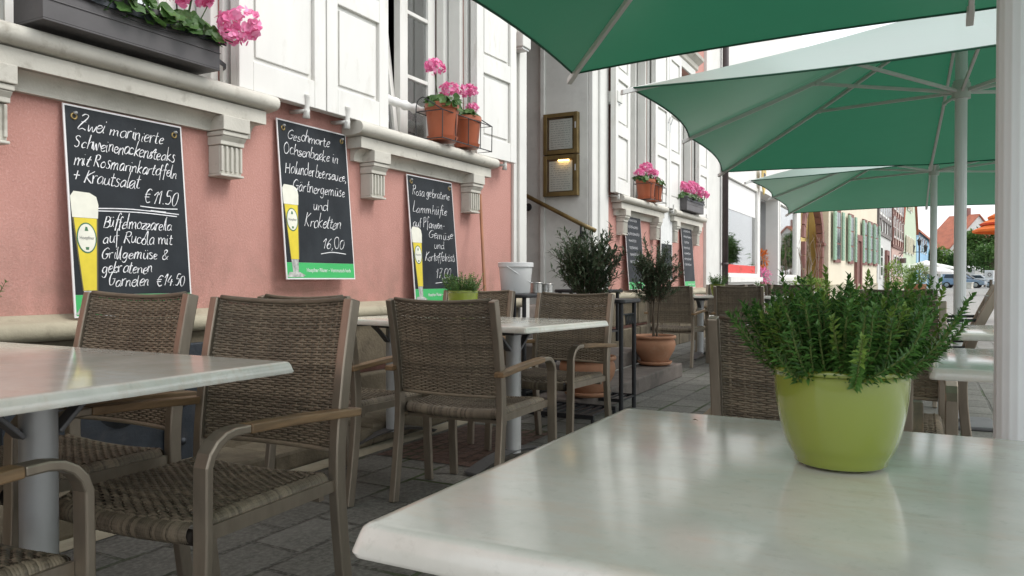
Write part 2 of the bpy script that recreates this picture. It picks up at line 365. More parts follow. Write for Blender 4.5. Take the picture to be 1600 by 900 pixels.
def m_paving(name, bw, bh, c1, c2, cj, moss, rot=0, mortar=.012, offs=.5, sq=1):
    m, t, p, o = nodes(name); v = coord(t, rot=(0, 0, rot))
    warp = noise(t, v, 3, 3, out='Color'); vv = t.nodes.new('ShaderNodeMix'); vv.data_type = 'VECTOR'
    vv.inputs[0].default_value = .018; t.links.new(v, vv.inputs[4]); t.links.new(warp, vv.inputs[5])
    b = t.nodes.new('ShaderNodeTexBrick'); b.inputs['Scale'].default_value = 1; b.offset = offs
    b.inputs['Brick Width'].default_value = bw; b.inputs['Row Height'].default_value = bh; b.inputs['Mortar Size'].default_value = mortar
    b.inputs['Mortar Smooth'].default_value = .4; b.inputs['Bias'].default_value = 0
    b.inputs['Color1'].default_value = c1; b.inputs['Color2'].default_value = c2; b.inputs['Mortar'].default_value = cj
    t.links.new(vv.outputs[1], b.inputs['Vector'])
    n = noise(t, v, 2.5, 6, .65); c = mixc(t, ramp(t, n, .35, .75), b.outputs['Color'], scl(c1, .55))
    n2 = noise(t, v, 55, 5, .7); c = mixc(t, ramp(t, n2, .4, .8), c, scl(c2, 1.35))
    n3 = noise(t, v, 1.7, 4); mf = t.nodes.new('ShaderNodeMath'); mf.operation = 'MULTIPLY'
    t.links.new(ramp(t, n3, .48, .62), mf.inputs[0]); t.links.new(b.outputs['Fac'], mf.inputs[1])
    c = mixc(t, mf.outputs[0], c, moss)
    t.links.new(c, p.inputs['Base Color']); p.inputs['Roughness'].default_value = .75
    inv = t.nodes.new('ShaderNodeMath'); inv.operation = 'MULTIPLY_ADD'; inv.inputs[1].default_value = -1; inv.inputs[2].default_value = 1
    t.links.new(b.outputs['Fac'], inv.inputs[0])
    ad = t.nodes.new('ShaderNodeMath'); ad.operation = 'MULTIPLY_ADD'; ad.inputs[1].default_value = .18; t.links.new(n2, ad.inputs[0]); t.links.new(inv.outputs[0], ad.inputs[2])
    bump(t, p, ad.outputs[0], .7, .012); return m
M['paving'] = m_paving('terrace_slabs', .33, .235, (.115, .112, .098, 1), (.185, .18, .162, 1), (.035, .032, .025, 1), (.035, .06, .012, 1), R(90))
M['plaza'] = m_paving('plaza_cobbles', .3, .2, (.26, .255, .24, 1), (.31, .30, .285, 1), (.15, .145, .135, 1), (.16, .16, .12, 1), R(60))
M['inset'] = m_paving('red_cobble_inset', .09, .07, (.10, .055, .042, 1), (.14, .085, .065, 1), (.03, .025, .02, 1), (.03, .04, .015, 1), R(90))
M['glass_clear'] = glassmat('clear_case_glass', (.97, .98, .98), .0)
def adopt(o, root):
    o.parent = root; o.matrix_parent_inverse = root.matrix_basis.inverted(); return o
def basis(root):
    root.matrix_basis = Matrix.LocRotScale(root.location, root.rotation_euler, None); return root

# ================================================================== GROUND
def sheet(name, poly, z, mt, kind='structure'):
    b = MB(); b.add([(x, y, z) for x, y in poly], [tuple(range(len(poly)))])
    o = b.build(name, mt); tag(o, None, None, kind=kind); return o
sheet('ground', [(-300, -60), (300, -60), (300, 420), (-300, 420)], 0, M['plaza'])
sheet('terrace_paving', [(-3.3, -3), (2.6, -3), (3.0, 15), (-3.3, 15)], .004, M['paving'])
sheet('cobble_inset', [(-2.62, 3.35), (-2.02, 3.35), (-2.02, 4.35), (-2.62, 4.35)], .008, M['inset'])
sheet('gutter_strip', [(-2.79, -3), (-2.66, -3), (-2.66, 4.7), (-2.79, 4.7)], .008, M['plinth_cap'])

# ================================================================== PINK TOWNHOUSE
XW = -3.2
house = basis(empty('townhouse', (XW, 4.8, 0)))
tag(house, 'pink rendered house with white shutters and a grey stone doorway behind the cafe tables', 'building')
WIN = [(1.70, 2.80), (4.10, 5.20), (8.85, 9.80), (11.07, 12.05)]
Z0, Z1, ZT = 1.95, 4.15, 8.5
PY0, PY1 = 6.06, 8.27       # doorway bay
def wall_piece(y0, y1, wins):
    b = MB(); b_y = y0
    for (a, c) in wins:
        b.box(XW - .4, XW, b_y, a, 0, ZT); b.box(XW - .4, XW, a, c, 0, Z0 - .005); b.box(XW - .4, XW, a, c, Z1, ZT); b_y = c
    b.box(XW - .4, XW, b_y, y1, 0, ZT)
    return b
w = wall_piece(-3, PY0, WIN[:2]); w2 = wall_piece(PY1, 12.82, WIN[2:])
for vv, ff in zip(w2.v, [0] * len(w2.v)): pass
off = w.n; w.v += w2.v; w.f += [[i + off for i in f] for f in w2.f]; w.m += w2.m; w.n += w2.n
w.box(XW - .4, XW, PY0 + .002, PY1 - .002, 4.6, ZT)
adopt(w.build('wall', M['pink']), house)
# plinth with ledge and low stone step at its foot
def prof_run(b, prof, y0, y1, m=0):
    """moulding: (proud, z) profile run along the wall from y0 to y1"""
    poly = [(XW, prof[0][1])] + [(XW + a, z) for a, z in prof] + [(XW, prof[-1][1])]
    b.prism(poly, lambda p, q, a: (p, a, q), y0, y1, m)
def arc(cx, cz, r, a0, a1, n=6): return [(cx + r * math.cos(R(a0 + (a1 - a0) * i / n)), cz + r * math.sin(R(a0 + (a1 - a0) * i / n))) for i in range(n + 1)]
for (y0, y1) in ((-3, PY0 - .02), (PY1 + .02, 12.8)):
    b = MB(); yy = y0; k = 0
    while yy < y1 - .01:
        L = min(rng.uniform(.75, 1.3), y1 - yy)
        if y1 - yy - L < .3: L = y1 - yy
        p = .055 + rng.uniform(-.012, .012)
        b.box(XW, XW + p + .03, yy + .004, yy + L - .004, .0, .38 + rng.uniform(-.02, .02))
        b.box(XW, XW + p, yy + .006, yy + L - .006, .40, .715); yy += L
    adopt(b.build('plinth', M['plinth'], bevel=.012), house)
    b = MB(); prof_run(b, [(.06, .715)] + arc(.085, .755, .04, -90, 90, 8) + [(.05, .80), (.02, .815), (0.004, .82)], y0, y1)
    adopt(b.build('plinth_ledge', M['plinth_cap'], auto=40), house)
b = MB(); yy = -3.
while yy < 4.7:
    L = rng.uniform(.7, 1.2); L = min(L, 4.72 - yy)
    b.box(XW + .05, XW + .41 + rng.uniform(-.02, .02), yy + .005, yy + L - .005, 0, .11 + rng.uniform(-.012, .012)); yy += L
adopt(b.build('footing_stone', M['plinth'], bevel=.02), house)

def sill(yc, ln, wt):
    """moulded window cornice under a window, with two fluted consoles"""
    y0, y1 = yc - ln / 2, yc + ln / 2
    b = MB()
    bead = arc(.13, 1.907, .038, -90, 90, 10)
    prof_run(b, [(.09, 1.862)] + bead + [(.0, 1.955)], y0, y1)
    prof_run(b, [(.095, 1.79), (.115, 1.79), (.115, 1.858), (.0, 1.858)], y0 + .05, y1 - .05)
    prof_run(b, [(.012, 1.715), (.03, 1.715), (.03, 1.728)] + [(.03 + .06 * (1 - math.cos(R(a))), 1.728 + .06 * math.sin(R(a))) for a in range(0, 91, 15)] + [(.0, 1.789)], y0 + .08, y1 - .08)
    o = adopt(b.build('window_sill', wt, auto=35), house)
    for s in (y0 + .17, y1 - .34):
        c = MB(); e = .012; c.off = .0
        c.box(XW, XW + .130, s - .006, s + .166, 1.715, 1.788)
        c.box(XW, XW + .12, s, s + .16, 1.69, 1.713)
        prof_run(c, [(.098, 1.645), (.098, 1.665), (.117, 1.688)], s + .004, s + .156)
        c.box(XW, XW + .082, s + .01, s + .15, 1.50, 1.643)
        for i in range(5): c.box(XW, XW + .094, s + .012 + i * .0305, s + .012 + i * .0305 + .013, 1.512, 1.64)
        c.box(XW, XW + .098, s + .006, s + .154, 1.487, 1.499)
        c.build('console', wt, o, bevel=.004)
sills = [(2.225, 1.67), (4.62, 1.74), (9.38, 1.80), (11.52, 1.74)]
for yc, ln in sills: sill(yc, ln, M['stone'])

def shutter(y0, y1, hinge, open_ang=0, x=.055):
    """panelled wooden shutter folded back against the wall"""
    h = y1 - y0; b = MB(); T = .04
    b.box(0, T, 0, h, Z0 + .0, Z1)
    z = Z0; rails = [(Z0 + .155, Z0 + .66), (Z0 + .80, Z0 + 1.30), (Z0 + 1.42, Z1 - .12)]
    m = .095
    # raised stiles/rails leave recessed fields
    zz = [Z0] + [q for r in rails for q in r] + [Z1]
    b.box(T, T + .024, 0, m, Z0, Z1); b.box(T, T + .024, h - m, h, Z0, Z1)
    for i in range(0, len(zz), 2): b.box(T, T + .0235, m, h - m, zz[i], zz[i + 1])
    for (a, c) in rails:
        b.box(T, T + .013, m + .028, h - m - .028, a + .028, c - .028)
    o = b.build('shutter', M['white_paint'], bevel=.004)
    hy = y0 if hinge == 'L' else y1
    if hinge == 'R':
        for v in o.data.vertices: v.co.y -= h
    o.location = (XW + x, hy, 0); o.rotation_euler = (0, 0, R(open_ang))
    adopt(o, house)
    # holdback knob under the shutter, latch
    k = MB(); yk = y0 + h * (.30 if hinge == 'R' else .75)
    k.bar([(XW, yk, Z0 - .025), (XW + .13, yk, Z0 - .03)], .03, .018, (0, 1, 0))
    k.tube([(XW + .115, yk, Z0 - .07), (XW + .118, yk, Z0 - .03), (XW + .122, yk, Z0 + .045), (XW + .125, yk, Z0 + .06)], [.022, .016, .014, .020], 8)
    adopt(k.build('shutter_holdback', M['portal_white'], smooth=True), house)
    l = MB(); yl = (y0 + .05) if hinge == 'R' else (y1 - .05)
    l.box(XW + x + T + .0242, XW + x + T + .024, yl - .02, yl + .02, Z0 + 1.05, Z0 + 1.17)
    l.tube([(XW + x + T + .03, yl, Z0 + 1.16), (XW + x + T + .05, yl + .02, Z0 + 1.24)], .007, 6)
    adopt(l.build('shutter_latch', M['steel']), house)

def window(y0, y1, ajar, i):
    xr = XW - .20
    # moulded surround
    b = MB()
    for (ya, yb) in ((y0 - .12, y0), (y1, y1 + .12)):
        b.box(XW, XW + .03, ya, yb, Z0 + .004, Z1 + .12)
    b.box(XW, XW + .03, y0, y1, Z1, Z1 + .12)
    b.box(XW - .19, XW - .12, y1 - .10, y1 - .0015, Z0 + .004, Z1); b.box(XW - .11, XW - .002, y1 - .05, y1 - .0015, Z0 + .004, Z1)
    b.box(XW - .19, XW - .12, y0 + .0015, y0 + .10, Z0 + .004, Z1); b.box(XW - .11, XW - .002, y0 + .0015, y0 + .05, Z0 + .004, Z1)
    b.box(XW - .22, XW, y0 + .002, y1 - .002, Z0 - .02, Z0 + .003)
    adopt(b.build('window_surround', M['portal_white'], bevel=.006), house)
    hb = MB(); prof_run(hb, [(.03, Z1 + .125), (.05, Z1 + .14), (.06, Z1 + .2), (.14, Z1 + .26), (.15, Z1 + .30), (0.0, Z1 + .31)], y0 - .2, y1 + .2)
    adopt(hb.build('window_hood', M['stone']), house)
    # frame with two casements
    f = MB(); t = .055; ym = (y0 + y1) / 2; ya, yb = y0 + .10, y1 - .10
    f.box(xr - .05, xr + .0, ya - .004, ya + t, Z0, Z1); f.box(xr - .05, xr, yb - t, yb + .004, Z0, Z1)
    f.box(xr - .05, xr, ya + t, yb - t, Z0, Z0 + t); f.box(xr - .05, xr, ya + t, yb - t, Z1 - t, Z1); f.box(xr - .045, xr + .012, ym - .03, ym + .03, Z0 + t, Z1 - t)
    fo = adopt(f.build('window', M['white_paint'], bevel=.004), house)
    for side, (a, c) in enumerate(((ya + t + .002, ym - .032), (ym + .032, yb - t - .002))):
        g = MB(); s = .045; zb, zt = Z0 + t + .002, Z1 - t - .002; x0, x1 = xr - .04, xr + .004
        g.box(x0, x1, a, a + s, zb, zt); g.box(x0, x1, c - s, c, zb, zt); g.box(x0, x1, a + s, c - s, zb, zb + s); g.box(x0, x1, a + s, c - s, zt - s, zt)
        for q in (.48, .96, 1.44): g.box(x0 + .005, x1 - .003, a + s, c - s, zb + q - .014, zb + q + .014)
        co = g.build('casement', M['white_paint'], fo, bevel=.003)
        pz = MB(); pz.box(xr - .022, xr - .018, a + s, c - s, zb + s, zt - s)
        po = pz.build('pane', M['glass'], fo)
        if ajar and side == 0:      # tilted open inwards about its lower edge
            for q in (co, po):
                mtx = Matrix.Translation((xr - .02, 0, zb)) @ Matrix.Rotation(R(-7), 4, 'Y') @ Matrix.Translation((-(xr - .02), 0, -zb))
                q.matrix_basis = mtx
    # curtain in folds and the dark room
    cu = MB(); xs = xr - .13
    n = 60; V = []; F = []
    for k in range(n + 1):
        y = (ym + .12 if ajar else y0) + (y1 - (ym + .12 if ajar else y0)) * k / n; dx = .025 * math.sin(k * 1.1) + .012 * math.sin(k * 2.7)
        V += [(xs + dx, y, Z0 - .05), (xs + dx, y, Z1)]
    for k in range(n): F.append((2 * k, 2 * k + 2, 2 * k + 3, 2 * k + 1))
    cu.add(V, F); adopt(cu.build('curtain', M['curtain'], smooth=True), house)
    rm = MB(); rm.box(xr - 1.6, xr - 1.55, y0 - .6, y1 + .6, Z0 - .5, Z1 + .3); rm.box(xr - 1.55, xr - .25, y0 - .6, y0 - .55, Z0 - .5, Z1 + .3)
    rm.box(xr - 1.55, xr - .25, y1 + .55, y1 + .6, Z0 - .5, Z1 + .3); rm.box(xr - 1.55, xr - .25, y0 - .55, y1 + .55, Z0 - .5, Z0 - .45); rm.box(xr - 1.55, xr - .25, y0 - .55, y1 + .55, Z1 + .25, Z1 + .3)
    adopt(rm.build('room_interior', M['dark']), house)
for i, (a, c) in enumerate(WIN): window(a, c, i == 1, i)
for (y0, y1, hg, an) in ((.95, 1.57, 'R', 0), (2.825, 3.475, 'L', 0), (3.485, 4.075, 'R', 0), (5.215, 5.82, 'L', -3),
                        (8.24, 8.82, 'R', 3), (9.82, 10.43, 'L', 0), (10.445, 11.05, 'R', 0), (12.07, 12.66, 'L', 0)):
    shutter(y0, y1, hg, an)
# white flower rail across the second window
b = MB(); pts = [(XW - .04, 4.12 + k * .039, 2.2 - .0 * k) for k in range(29)]
b.tube(pts, [.030 + .006 * math.sin(k * 2.2) + rng.uniform(-.003, .003) for k in range(29)], 10)
adopt(b.build('window_rail', M['whitecloth'], smooth=True), house)
b = MB(); b.bar([(XW + .16, 2.61, 2.055), (XW + .07, 2.78, 2.05), (XW - .05, 2.85, 2.05)], .022, .006, (0, 0, 1))
adopt(b.build('box_bracket', M['black_metal']), house)
# quoins, doorway
b = MB(); b.box(XW, XW + .055, PY0 - .0, PY0 + .14, 0, 4.6); b.box(XW, XW + .075, PY0 - .02, PY0 + .16, 0, 1.0); b.box(XW, XW + .03, PY0 - .06, PY0 - .002, .82, 4.6)
adopt(b.build('doorway_trim', M['portal_white'], bevel=.006), house)
b = MB(); xin = XW - .52
b.box(XW - .42, XW, PY0 + .145, PY0 + .25, 0, 4.6)                                # near jamb
b.box(xin, XW - .001, 7.78, 8.10, 0, 4.6)                                          # far jamb with display cases
b.box(XW - 1.15, xin - .002, 7.86, 8.12, 0, 4.6)
b.box(xin - .05, xin + .004, 7.755, 7.86, 0, 4.6)
b.box(XW - .95, XW, PY0 + .25, 8.10, 4.2, 4.598)
adopt(b.build('doorway_reveal', M['portal'], bevel=.008), house)
b = MB(); b.box(XW, XW + .05, 7.785, 7.95, 0, 4.6); b.box(XW, XW + .075, 7.955, 8.08, 0, 4.6); b.box(XW, XW + .045, 8.085, PY1 + .02, 0, 4.6)
adopt(b.build('doorway_trim', M['portal_white'], bevel=.008), house)
b = MB(); b.box(XW - 1.0, XW - .95, PY0 + .1, 7.9, .7, 4.2)
for zz in (.9, 1.9): b.box(XW - .95, XW - .935, 6.55, 7.5, zz, zz + .85)
door = adopt(b.build('door', M['timber_red'], bevel=.006), house)
b = MB(); b.tube(smooth_path([(XW - .93, 7.55, 1.75), (XW - .88, 7.55, 1.76), (XW - .87, 7.47, 1.75)]), .012); b.build('door_handle', M['brass'], door)
# stone entrance steps
b = MB(); yA, yB = 5.62, 7.44
for k, xf in enumerate((-2.06, -2.42, -2.77, -3.12, -3.47)):
    b.box(XW - 1.0 if k == 4 else xf - (.36 if k < 3 else .5), xf, yA if k else 4.85, yB - (.0 if k == 0 else .08 + .03 * k), .14 * k + .004, .14 * (k + 1))
adopt(b.build('entrance_steps', M['step'], bevel=.012), house)
# handrail
b = MB(); b.tube([(XW - .95, 7.70, 2.02), (XW - .05, 7.70, 1.56), (XW + .12, 7.70, 1.48)], .024, 12)
hr = adopt(b.build('handrail', M['bronze'], smooth=True), house)
for (x, z) in ((XW - .72, 1.895), (XW - .05, 1.56)):
    b = MB(); b.tube(smooth_path([(x, 7.775, z - .12), (x, 7.74, z - .13), (x, 7.70, z - .10), (x, 7.70, z - .02)]), .012); b.lathe([(0.001, 0), (.04, 0), (.045, .012), (.001, .014)], 14, (0, 0, 0))
    v = b.v[-1]; b.v[-1] = np.stack([v[:, 0] + x, 7.777 - v[:, 2], v[:, 1] + z - .12], 1)
    b.build('rail_bracket', M['black_metal'], hr)
# downpipe at the far corner
b = MB(); b.tube([(XW + .13, 13.85, .1), (XW + .13, 13.85, 8.4)], .055, 12)
for z in (1.2, 3.1, 5.2): b.tube([(XW + .13, 13.85, z), (XW + .13, 13.85, z + .05)], .066, 12)
adopt(b.build('downpipe', M['brown_pipe'], smooth=True), house)
b = MB(); b.box(XW - .3, XW + .05, 12.825, 14.1, 0, 8.5)
adopt(b.build('corner_pilaster', M['portal_white'], bevel=.01), house)
# cast-iron cellar hatch in the plinth
b = MB(); b.box(XW + .09, XW + .125, 1.66, 2.62, .10, .66); b.box(XW + .125, XW + .145, 2.36, 2.42, .11, .65); b.box(XW + .125, XW + .145, 1.86, 1.90, .11, .65)
hatch = adopt(b.build('cellar_hatch', M['iron'], bevel=.006), house)
b = MB(); prof = [(.001, .055), (.018, .05), (.022, .03), (.03, .028), (.045, .045), (.06, .04), (.075, .018), (.1, .004), (.105, 0)]
b.lathe(prof, 20); v = b.v[-1]; b.v[-1] = np.stack([XW + .125 + v[:, 2], 2.15 + v[:, 1] * (1 + .08 * np.sin(5 * np.arctan2(v[:, 1], v[:, 0]))), .42 + v[:, 0]], 1)
b.build('boss', M['iron'], hatch, smooth=True)
for (y, z) in ((1.95, .15), (1.95, .6), (2.33, .15), (2.33, .6), (2.47, .2), (2.47, .38), (2.47, .56), (2.57, .2), (2.57, .56), (1.75, .3)):
    b = MB(); b.lathe([(.018 if y > 2.4 else .009, 0), (.014 if y > 2.4 else .008, .008), (.001, .013)], 10); v = b.v[-1]; b.v[-1] = np.stack([XW + .125 + v[:, 2], y + v[:, 0], z + v[:, 1]], 1); b.build('rivet', M['iron'], hatch, smooth=True)

# white box lamps on both sides of the doorway
for (y, nm) in ((6.0, 'small white wall light box left of the grey doorway'), (8.36, 'small white wall light box between grey doorway and far shutters')):
    r = basis(empty('wall_light', (XW + .06, y, 3.02))); tag(r, nm, 'wall light', 'box lights beside the doorway')
    b = MB(); b.box(-.06, .10, -.075, .075, -.04, .09); b.build('housing', M['portal_white'], r, bevel=.008)
    b = MB(); b.box(-.02, .085, -.06, .06, -.055, -.041); b.build('diffuser', M['bucket'], r)

# ================================================================== SHOP next door
shop = basis(empty('shop_building', (XW, 19, 0))); tag(shop, 'white shop with tall display windows and a red strip beyond the brown downpipe', 'building')
ys0 = 14.11; b = MB(); X = XW
segs = [(14.45, 17.6), (17.95, 20.4), (20.6, 23.7)]
yy = ys0
for (a, c) in segs:
    b.box(X - .3, X, yy, a, 0, 9.2); b.box(X - .3, X, a, c, 2.95, 9.2); b.box(X - .3, X, a, c, 0, 1.0 if a != 17.95 else .2); yy = c
b.box(X - .3, X, yy, 24.6, 0, 9.2)
adopt(b.build('wall', M['shop_white']), shop)
b = MB(); b.box(X, X + .03, ys0, 24.6, 0, .62); adopt(b.build('wall_base', M['shop_grey']), shop)
rf = MB(); rf.add([(X + .5, ys0, 9.1), (X + .5, 24.6, 9.1), (X - 5, 24.6, 13.5), (X - 5, ys0, 13.5), (X + .5, ys0, 9.2), (X + .5, 24.6, 9.2), (X - 5, 24.6, 13.6), (X - 5, ys0, 13.6)],
                  [(0, 1, 2, 3), (7, 6, 5, 4), (0, 4, 5, 1), (1, 5, 6, 2), (2, 6, 7, 3), (3, 7, 4, 0)])
adopt(rf.build('roof', M['tile_brown']), shop)
for i, (a, c) in enumerate(segs):
    if i == 1: continue
    zb = 1.0; f = MB(); t = .07
    f.box(X - .1, X + .02, a, a + t, zb, 2.95); f.box(X - .1, X + .02, c - t, c, zb, 2.95); f.box(X - .1, X + .02, a + t, c - t, zb, zb + t); f.box(X - .1, X + .02, a + t, c - t, 2.95 - t, 2.95)
    fo = adopt(f.build('display_window', M['white_paint']), shop)
    p = MB(); p.box(X - .05, X - .04, a + t, c - t, zb + t, 2.95 - t); p.build('pane', M['glass'], fo)
    s = MB(); s.box(X + .002, X + .12, a - .05, c + .05, zb - .1, zb - .002); s.build('sill', M['white_paint'], fo)
    q = MB(); q.box(X - 1.2, X - 1.15, a, c, .9, 3.2); q.box(X - 1.2, X - .1, a, c, .9, .95); q.build('display_back', M['curtain'], fo)
b = MB(); b.box(X - .035, X - .03, 14.55, 17.5, 2.3, 2.86); adopt(b.build('roller_blind', M['whitecloth']), shop)
b = MB(); b.box(X - .036, X - .028, 14.55, 17.5, 1.08, 1.24); adopt(b.build('red_strip', M['red']), shop)
b = MB(); b.box(X - 1.4, X - 1.35, 17.7, 20.6, 0, 3.2); b.box(X - 1.35, X - .3, 20.4, 20.45, .2, 2.95); b.box(X - 1.35, X - .3, 17.9, 17.95, .2, 2.95); b.box(X - 1.35, X - .3, 17.95, 20.4, 2.9, 2.95)
adopt(b.build('entrance_recess', M['shop_grey']), shop)
b = MB(); b.box(X - .8, X - .7, 18.9, 19.1, .2, 2.9); b.box(X - .8, X - .7, 20.2, 20.38, .2, 2.9); b.box(X - .8, X - .7, 18.2, 20.4, .2, .3)
adopt(b.build('shop_door', M['white_paint']), shop)
sh = MB(); pts = [(-.22, .3), (.22, .3), (.22, 0), (.12, -.2), (0, -.32), (-.12, -.2), (-.22, 0)]
sh.prism(pts, lambda p, q, a: (X + .1 + a, 17.72 + p, 3.15 + q), 0, .03)
o = sh.build('shop_emblem', M['yellow']); tag(o, 'small yellow shield on the white shop wall above its windows', 'emblem')
sh = MB(); sh.prism([(p * .45, q * .5) for p, q in pts], lambda p, q, a: (X + .131 + a, 17.72 + p, 3.15 + q), 0, .01); sh.build('charge', M['black_metal'], o)

# ================================================================== arch gate
ax0, ay0 = wp(1250, Z=22.5); gx1, gy1 = wp(1290, Z=26.8)
gate = basis(empty('gate_wall', (-3.1, 26.5, 0))); tag(gate, 'yellow wall with a red sandstone arch between shop and cream house', 'gateway')
b = MB(); b.box(-3.5, -3.1, 28.9, 29.0, 0, 7); b.box(-3.5, -3.1, 24.62, 28.9, 3.75, 7) 
b.box(-3.6, -3.52, 24.7, 29, 0, 7)
adopt(b.build('wall', M['yellow']), gate)
b = MB(); b.box(-3.518, -3.49, 26.5, 27.3, .1, 1.9); adopt(b.build('niche', M['timber']), gate)
b = MB(); yc, rr, zs = 26.78, 1.70, 2.05
for k in range(5): 
    b.box(-3.2, -2.98, 28.42, 28.9, k * .42 + .004, k * .42 + .41); b.box(-3.2, -3.08, 24.63, 25.05, k * .42 + .004, k * .42 + .41)
b.box(-3.2, -2.92, 28.36, 28.95, 2.1, 2.2)
nA = 11
for k in range(nA):
    a0, a1 = math.pi * k / nA + .012, math.pi * (k + 1) / nA - .012
    poly = [(rr * math.cos(a0), .66 * rr * math.sin(a0)), ((rr + .48) * math.cos(a0), .66 * (rr + .48) * math.sin(a0)), ((rr + .48) * math.cos(a1), .66 * (rr + .48) * math.sin(a1)), (rr * math.cos(a1), .66 * rr * math.sin(a1))]
    b.prism(poly, lambda p, q, a: (-3.2 + a, yc + p, 2.2 + q), 0, .22 if a1 < 1.75 else .095)
adopt(b.build('stone_arch', M['redstone'], bevel=.01), gate)

# ================================================================== houses along the square
def build_house(name, label, p0, p1, depth, eave, ridge, wm, rm, wins, gable=False, timber=None, tmat=None, roofover=.3, shut=None, base=None, frame_m=None, door=None, chimney=None):
    p0 = Vector((*p0, 0)); p1 = Vector((*p1, 0)); L = (p1 - p0).length; ang = math.atan2(p1.y - p0.y, p1.x - p0.x)
    r = empty(name, p0, ang); tag(r, label, 'house')
    b = MB()
    if gable:
        poly = [(0, 0), (L, 0), (L, eave), (L / 2, ridge), (0, eave)]; b.prism(poly, lambda p, q, a: (p, a, q), 0, depth)
    else:
        poly = [(0, 0), (depth, 0), (depth, eave), (depth / 2, ridge), (0, eave)]; b.prism(poly, lambda p, q, a: (a, p, q), 0, L)
    b.build('wall', wm, r)
    rb = MB(); t = .22; o = roofover
    W_ = L if gable else depth; K = depth if gable else L
    sl = (ridge - eave) / (W_ / 2)
    for sgn in (0, 1):
        x0 = -o; z0 = eave - o * sl
        q = [(x0, z0 + .03), (W_ / 2, ridge + .03), (W_ / 2, ridge + t), (x0, z0 + t)]
        if sgn: q = [(W_ - a, c) for a, c in q]
        fn = (lambda p, q_, a: (p, a, q_)) if gable else (lambda p, q_, a: (a, p, q_))
        rb.prism(q, fn, -o * .6, K + o * .6)
    ro = rb.build('roof', rm, r)
    if chimney:
        c = MB(); c.box(chimney - .3, chimney + .3, depth / 2 - .3, depth / 2 + .3, ridge - .5, ridge + 1.1); c.build('chimney', M['redstone'], ro)
    for wn_ in wins:
        x, z, w_, h_ = wn_[:4]
        f = MB(); f.box(x - w_ / 2 - .1, x + w_ / 2 + .1, -.07, -.004, z - .1, z + h_ + .1); fo = f.build('window', frame_m or M['white_paint'], r)
        g = MB()
        nx = 2; nz = 2 if h_ < 1.3 else 3
        for i in range(nx):
            for j in range(nz):
                g.box(x - w_ / 2 + w_ * i / nx + .03, x - w_ / 2 + w_ * (i + 1) / nx - .03, -.085, -.072, z + h_ * j / nz + .03, z + h_ * (j + 1) / nz - .03)
        g.build('pane', M['glass_far'], fo)
        if shut:
            for s in (-1, 1):
                xs = x + s * (w_ / 2 + .10 + w_ * .28)
                q = MB(); q.box(xs - w_ * .25, xs + w_ * .25, -.13, -.08, z - .02, z + h_ + .02)
                for k in range(12): q.box(xs - w_ * .2, xs + w_ * .2, -.14, -.131, z + .05 + k * (h_ - .1) / 12, z + .05 + (k + .6) * (h_ - .1) / 12)
                q.build('window_shutter', shut, fo)
    if timber:
        tb = MB()
        for (xa, za, xb, zb_) in timber:
            tb.bar([(xa, -.03, za), (xb, -.03, zb_)], .22, .1, (0, 1, 0)) if False else tb.sweep([(xa, -.02, za), (xb, -.02, zb_)], [(-.05, -.09), (.05, -.09), (.05, .09), (-.05, .09)], (0, 1, 0))
        tb.build('timber_frame', tmat, r)
    if base:
        bb = MB(); bb.box(-.02, L + .02, -.06, 0.0, 0, base[0]); bb.build('wall_base', base[1], r)
    if door:
        x, w_, h_ = door
        d = MB(); d.box(x - w_ / 2 - .22, x - w_ / 2, -.12, 0, 0, h_ + .25); d.box(x + w_ / 2, x + w_ / 2 + .22, -.12, 0, 0, h_ + .25); d.box(x - w_ / 2, x + w_ / 2, -.12, 0, h_, h_ + .25)
        do = d.build('door_frame', M['redstone'], r)
        d = MB(); d.box(x - w_ / 2, x + w_ / 2, -.05, 0, 0, h_); d.build('door_leaf', M['timber_red'], do)
    return r
cw = [(1.35, 1.65, .85, 1.75), (4.1, 1.65, .75, 1.75), (7.35, 1.65, .75, 1.75), (8.9, 1.65, .75, 1.75), (10.4, 1.65, .75, 1.75)]
cw += [(x, 4.9, w_, 1.5) for x, z, w_, h_ in cw]
build_house('plastered_house', 'cream house with red sandstone window frames and pale green shutters', (-2.85, 29.0), (-1.82, 40.0), 9, 7.6, 12, M['cream'], M['tile'], cw, shut=M['shutter_green'], base=(.75, M['plinth_cap']), frame_m=M['redstone'], door=(5.7, .8, 2.5))
def grid_timber(L, zs, n, diag=True, top=None):
    T = []
    for z in zs: T.append((0, z, L, z))
    for a, c in zip(zs[:-1], zs[1:]):
        for i in range(n + 1): T.append((L * i / n, a, L * i / n, c))
        if diag:
            for i in (0, n - 1): T.append((L * i / n, a, L * (i + 1) / n, c))
    return T
build_house('timbered_house', 'grey and white half-timbered house with an arched door past the cream house', wp(1371, Z=36.8), wp(1391.5, Z=44), 9, 6.1, 9.6, M['house_grey'], M['slate_roof'],
            [(x, 4.2, .8, 1.2) for x in (1.1, 2.6, 4.1, 5.6, 7.0)] + [(1.4, 1.1, .9, 1.4)], timber=grid_timber(8, [3.2, 4.0, 5.9], 5), tmat=M['timber'], door=(5, 1.4, 2.2))
build_house('timbered_house', 'pinkish half-timbered gabled house with a steep brown roof', wp(1393, Z=45), wp(1411, Z=53), 10, 6.6, 10.8, M['house_pink'], M['tile_brown'],
            [(x, z, .8, 1.1) for x in (1.5, 3.6, 5.7, 7.6) for z in (1.2, 3.5, 5.2)], timber=grid_timber(9, [2.9, 4.7, 6.5], 5), tmat=M['timber_red'], gable=True)
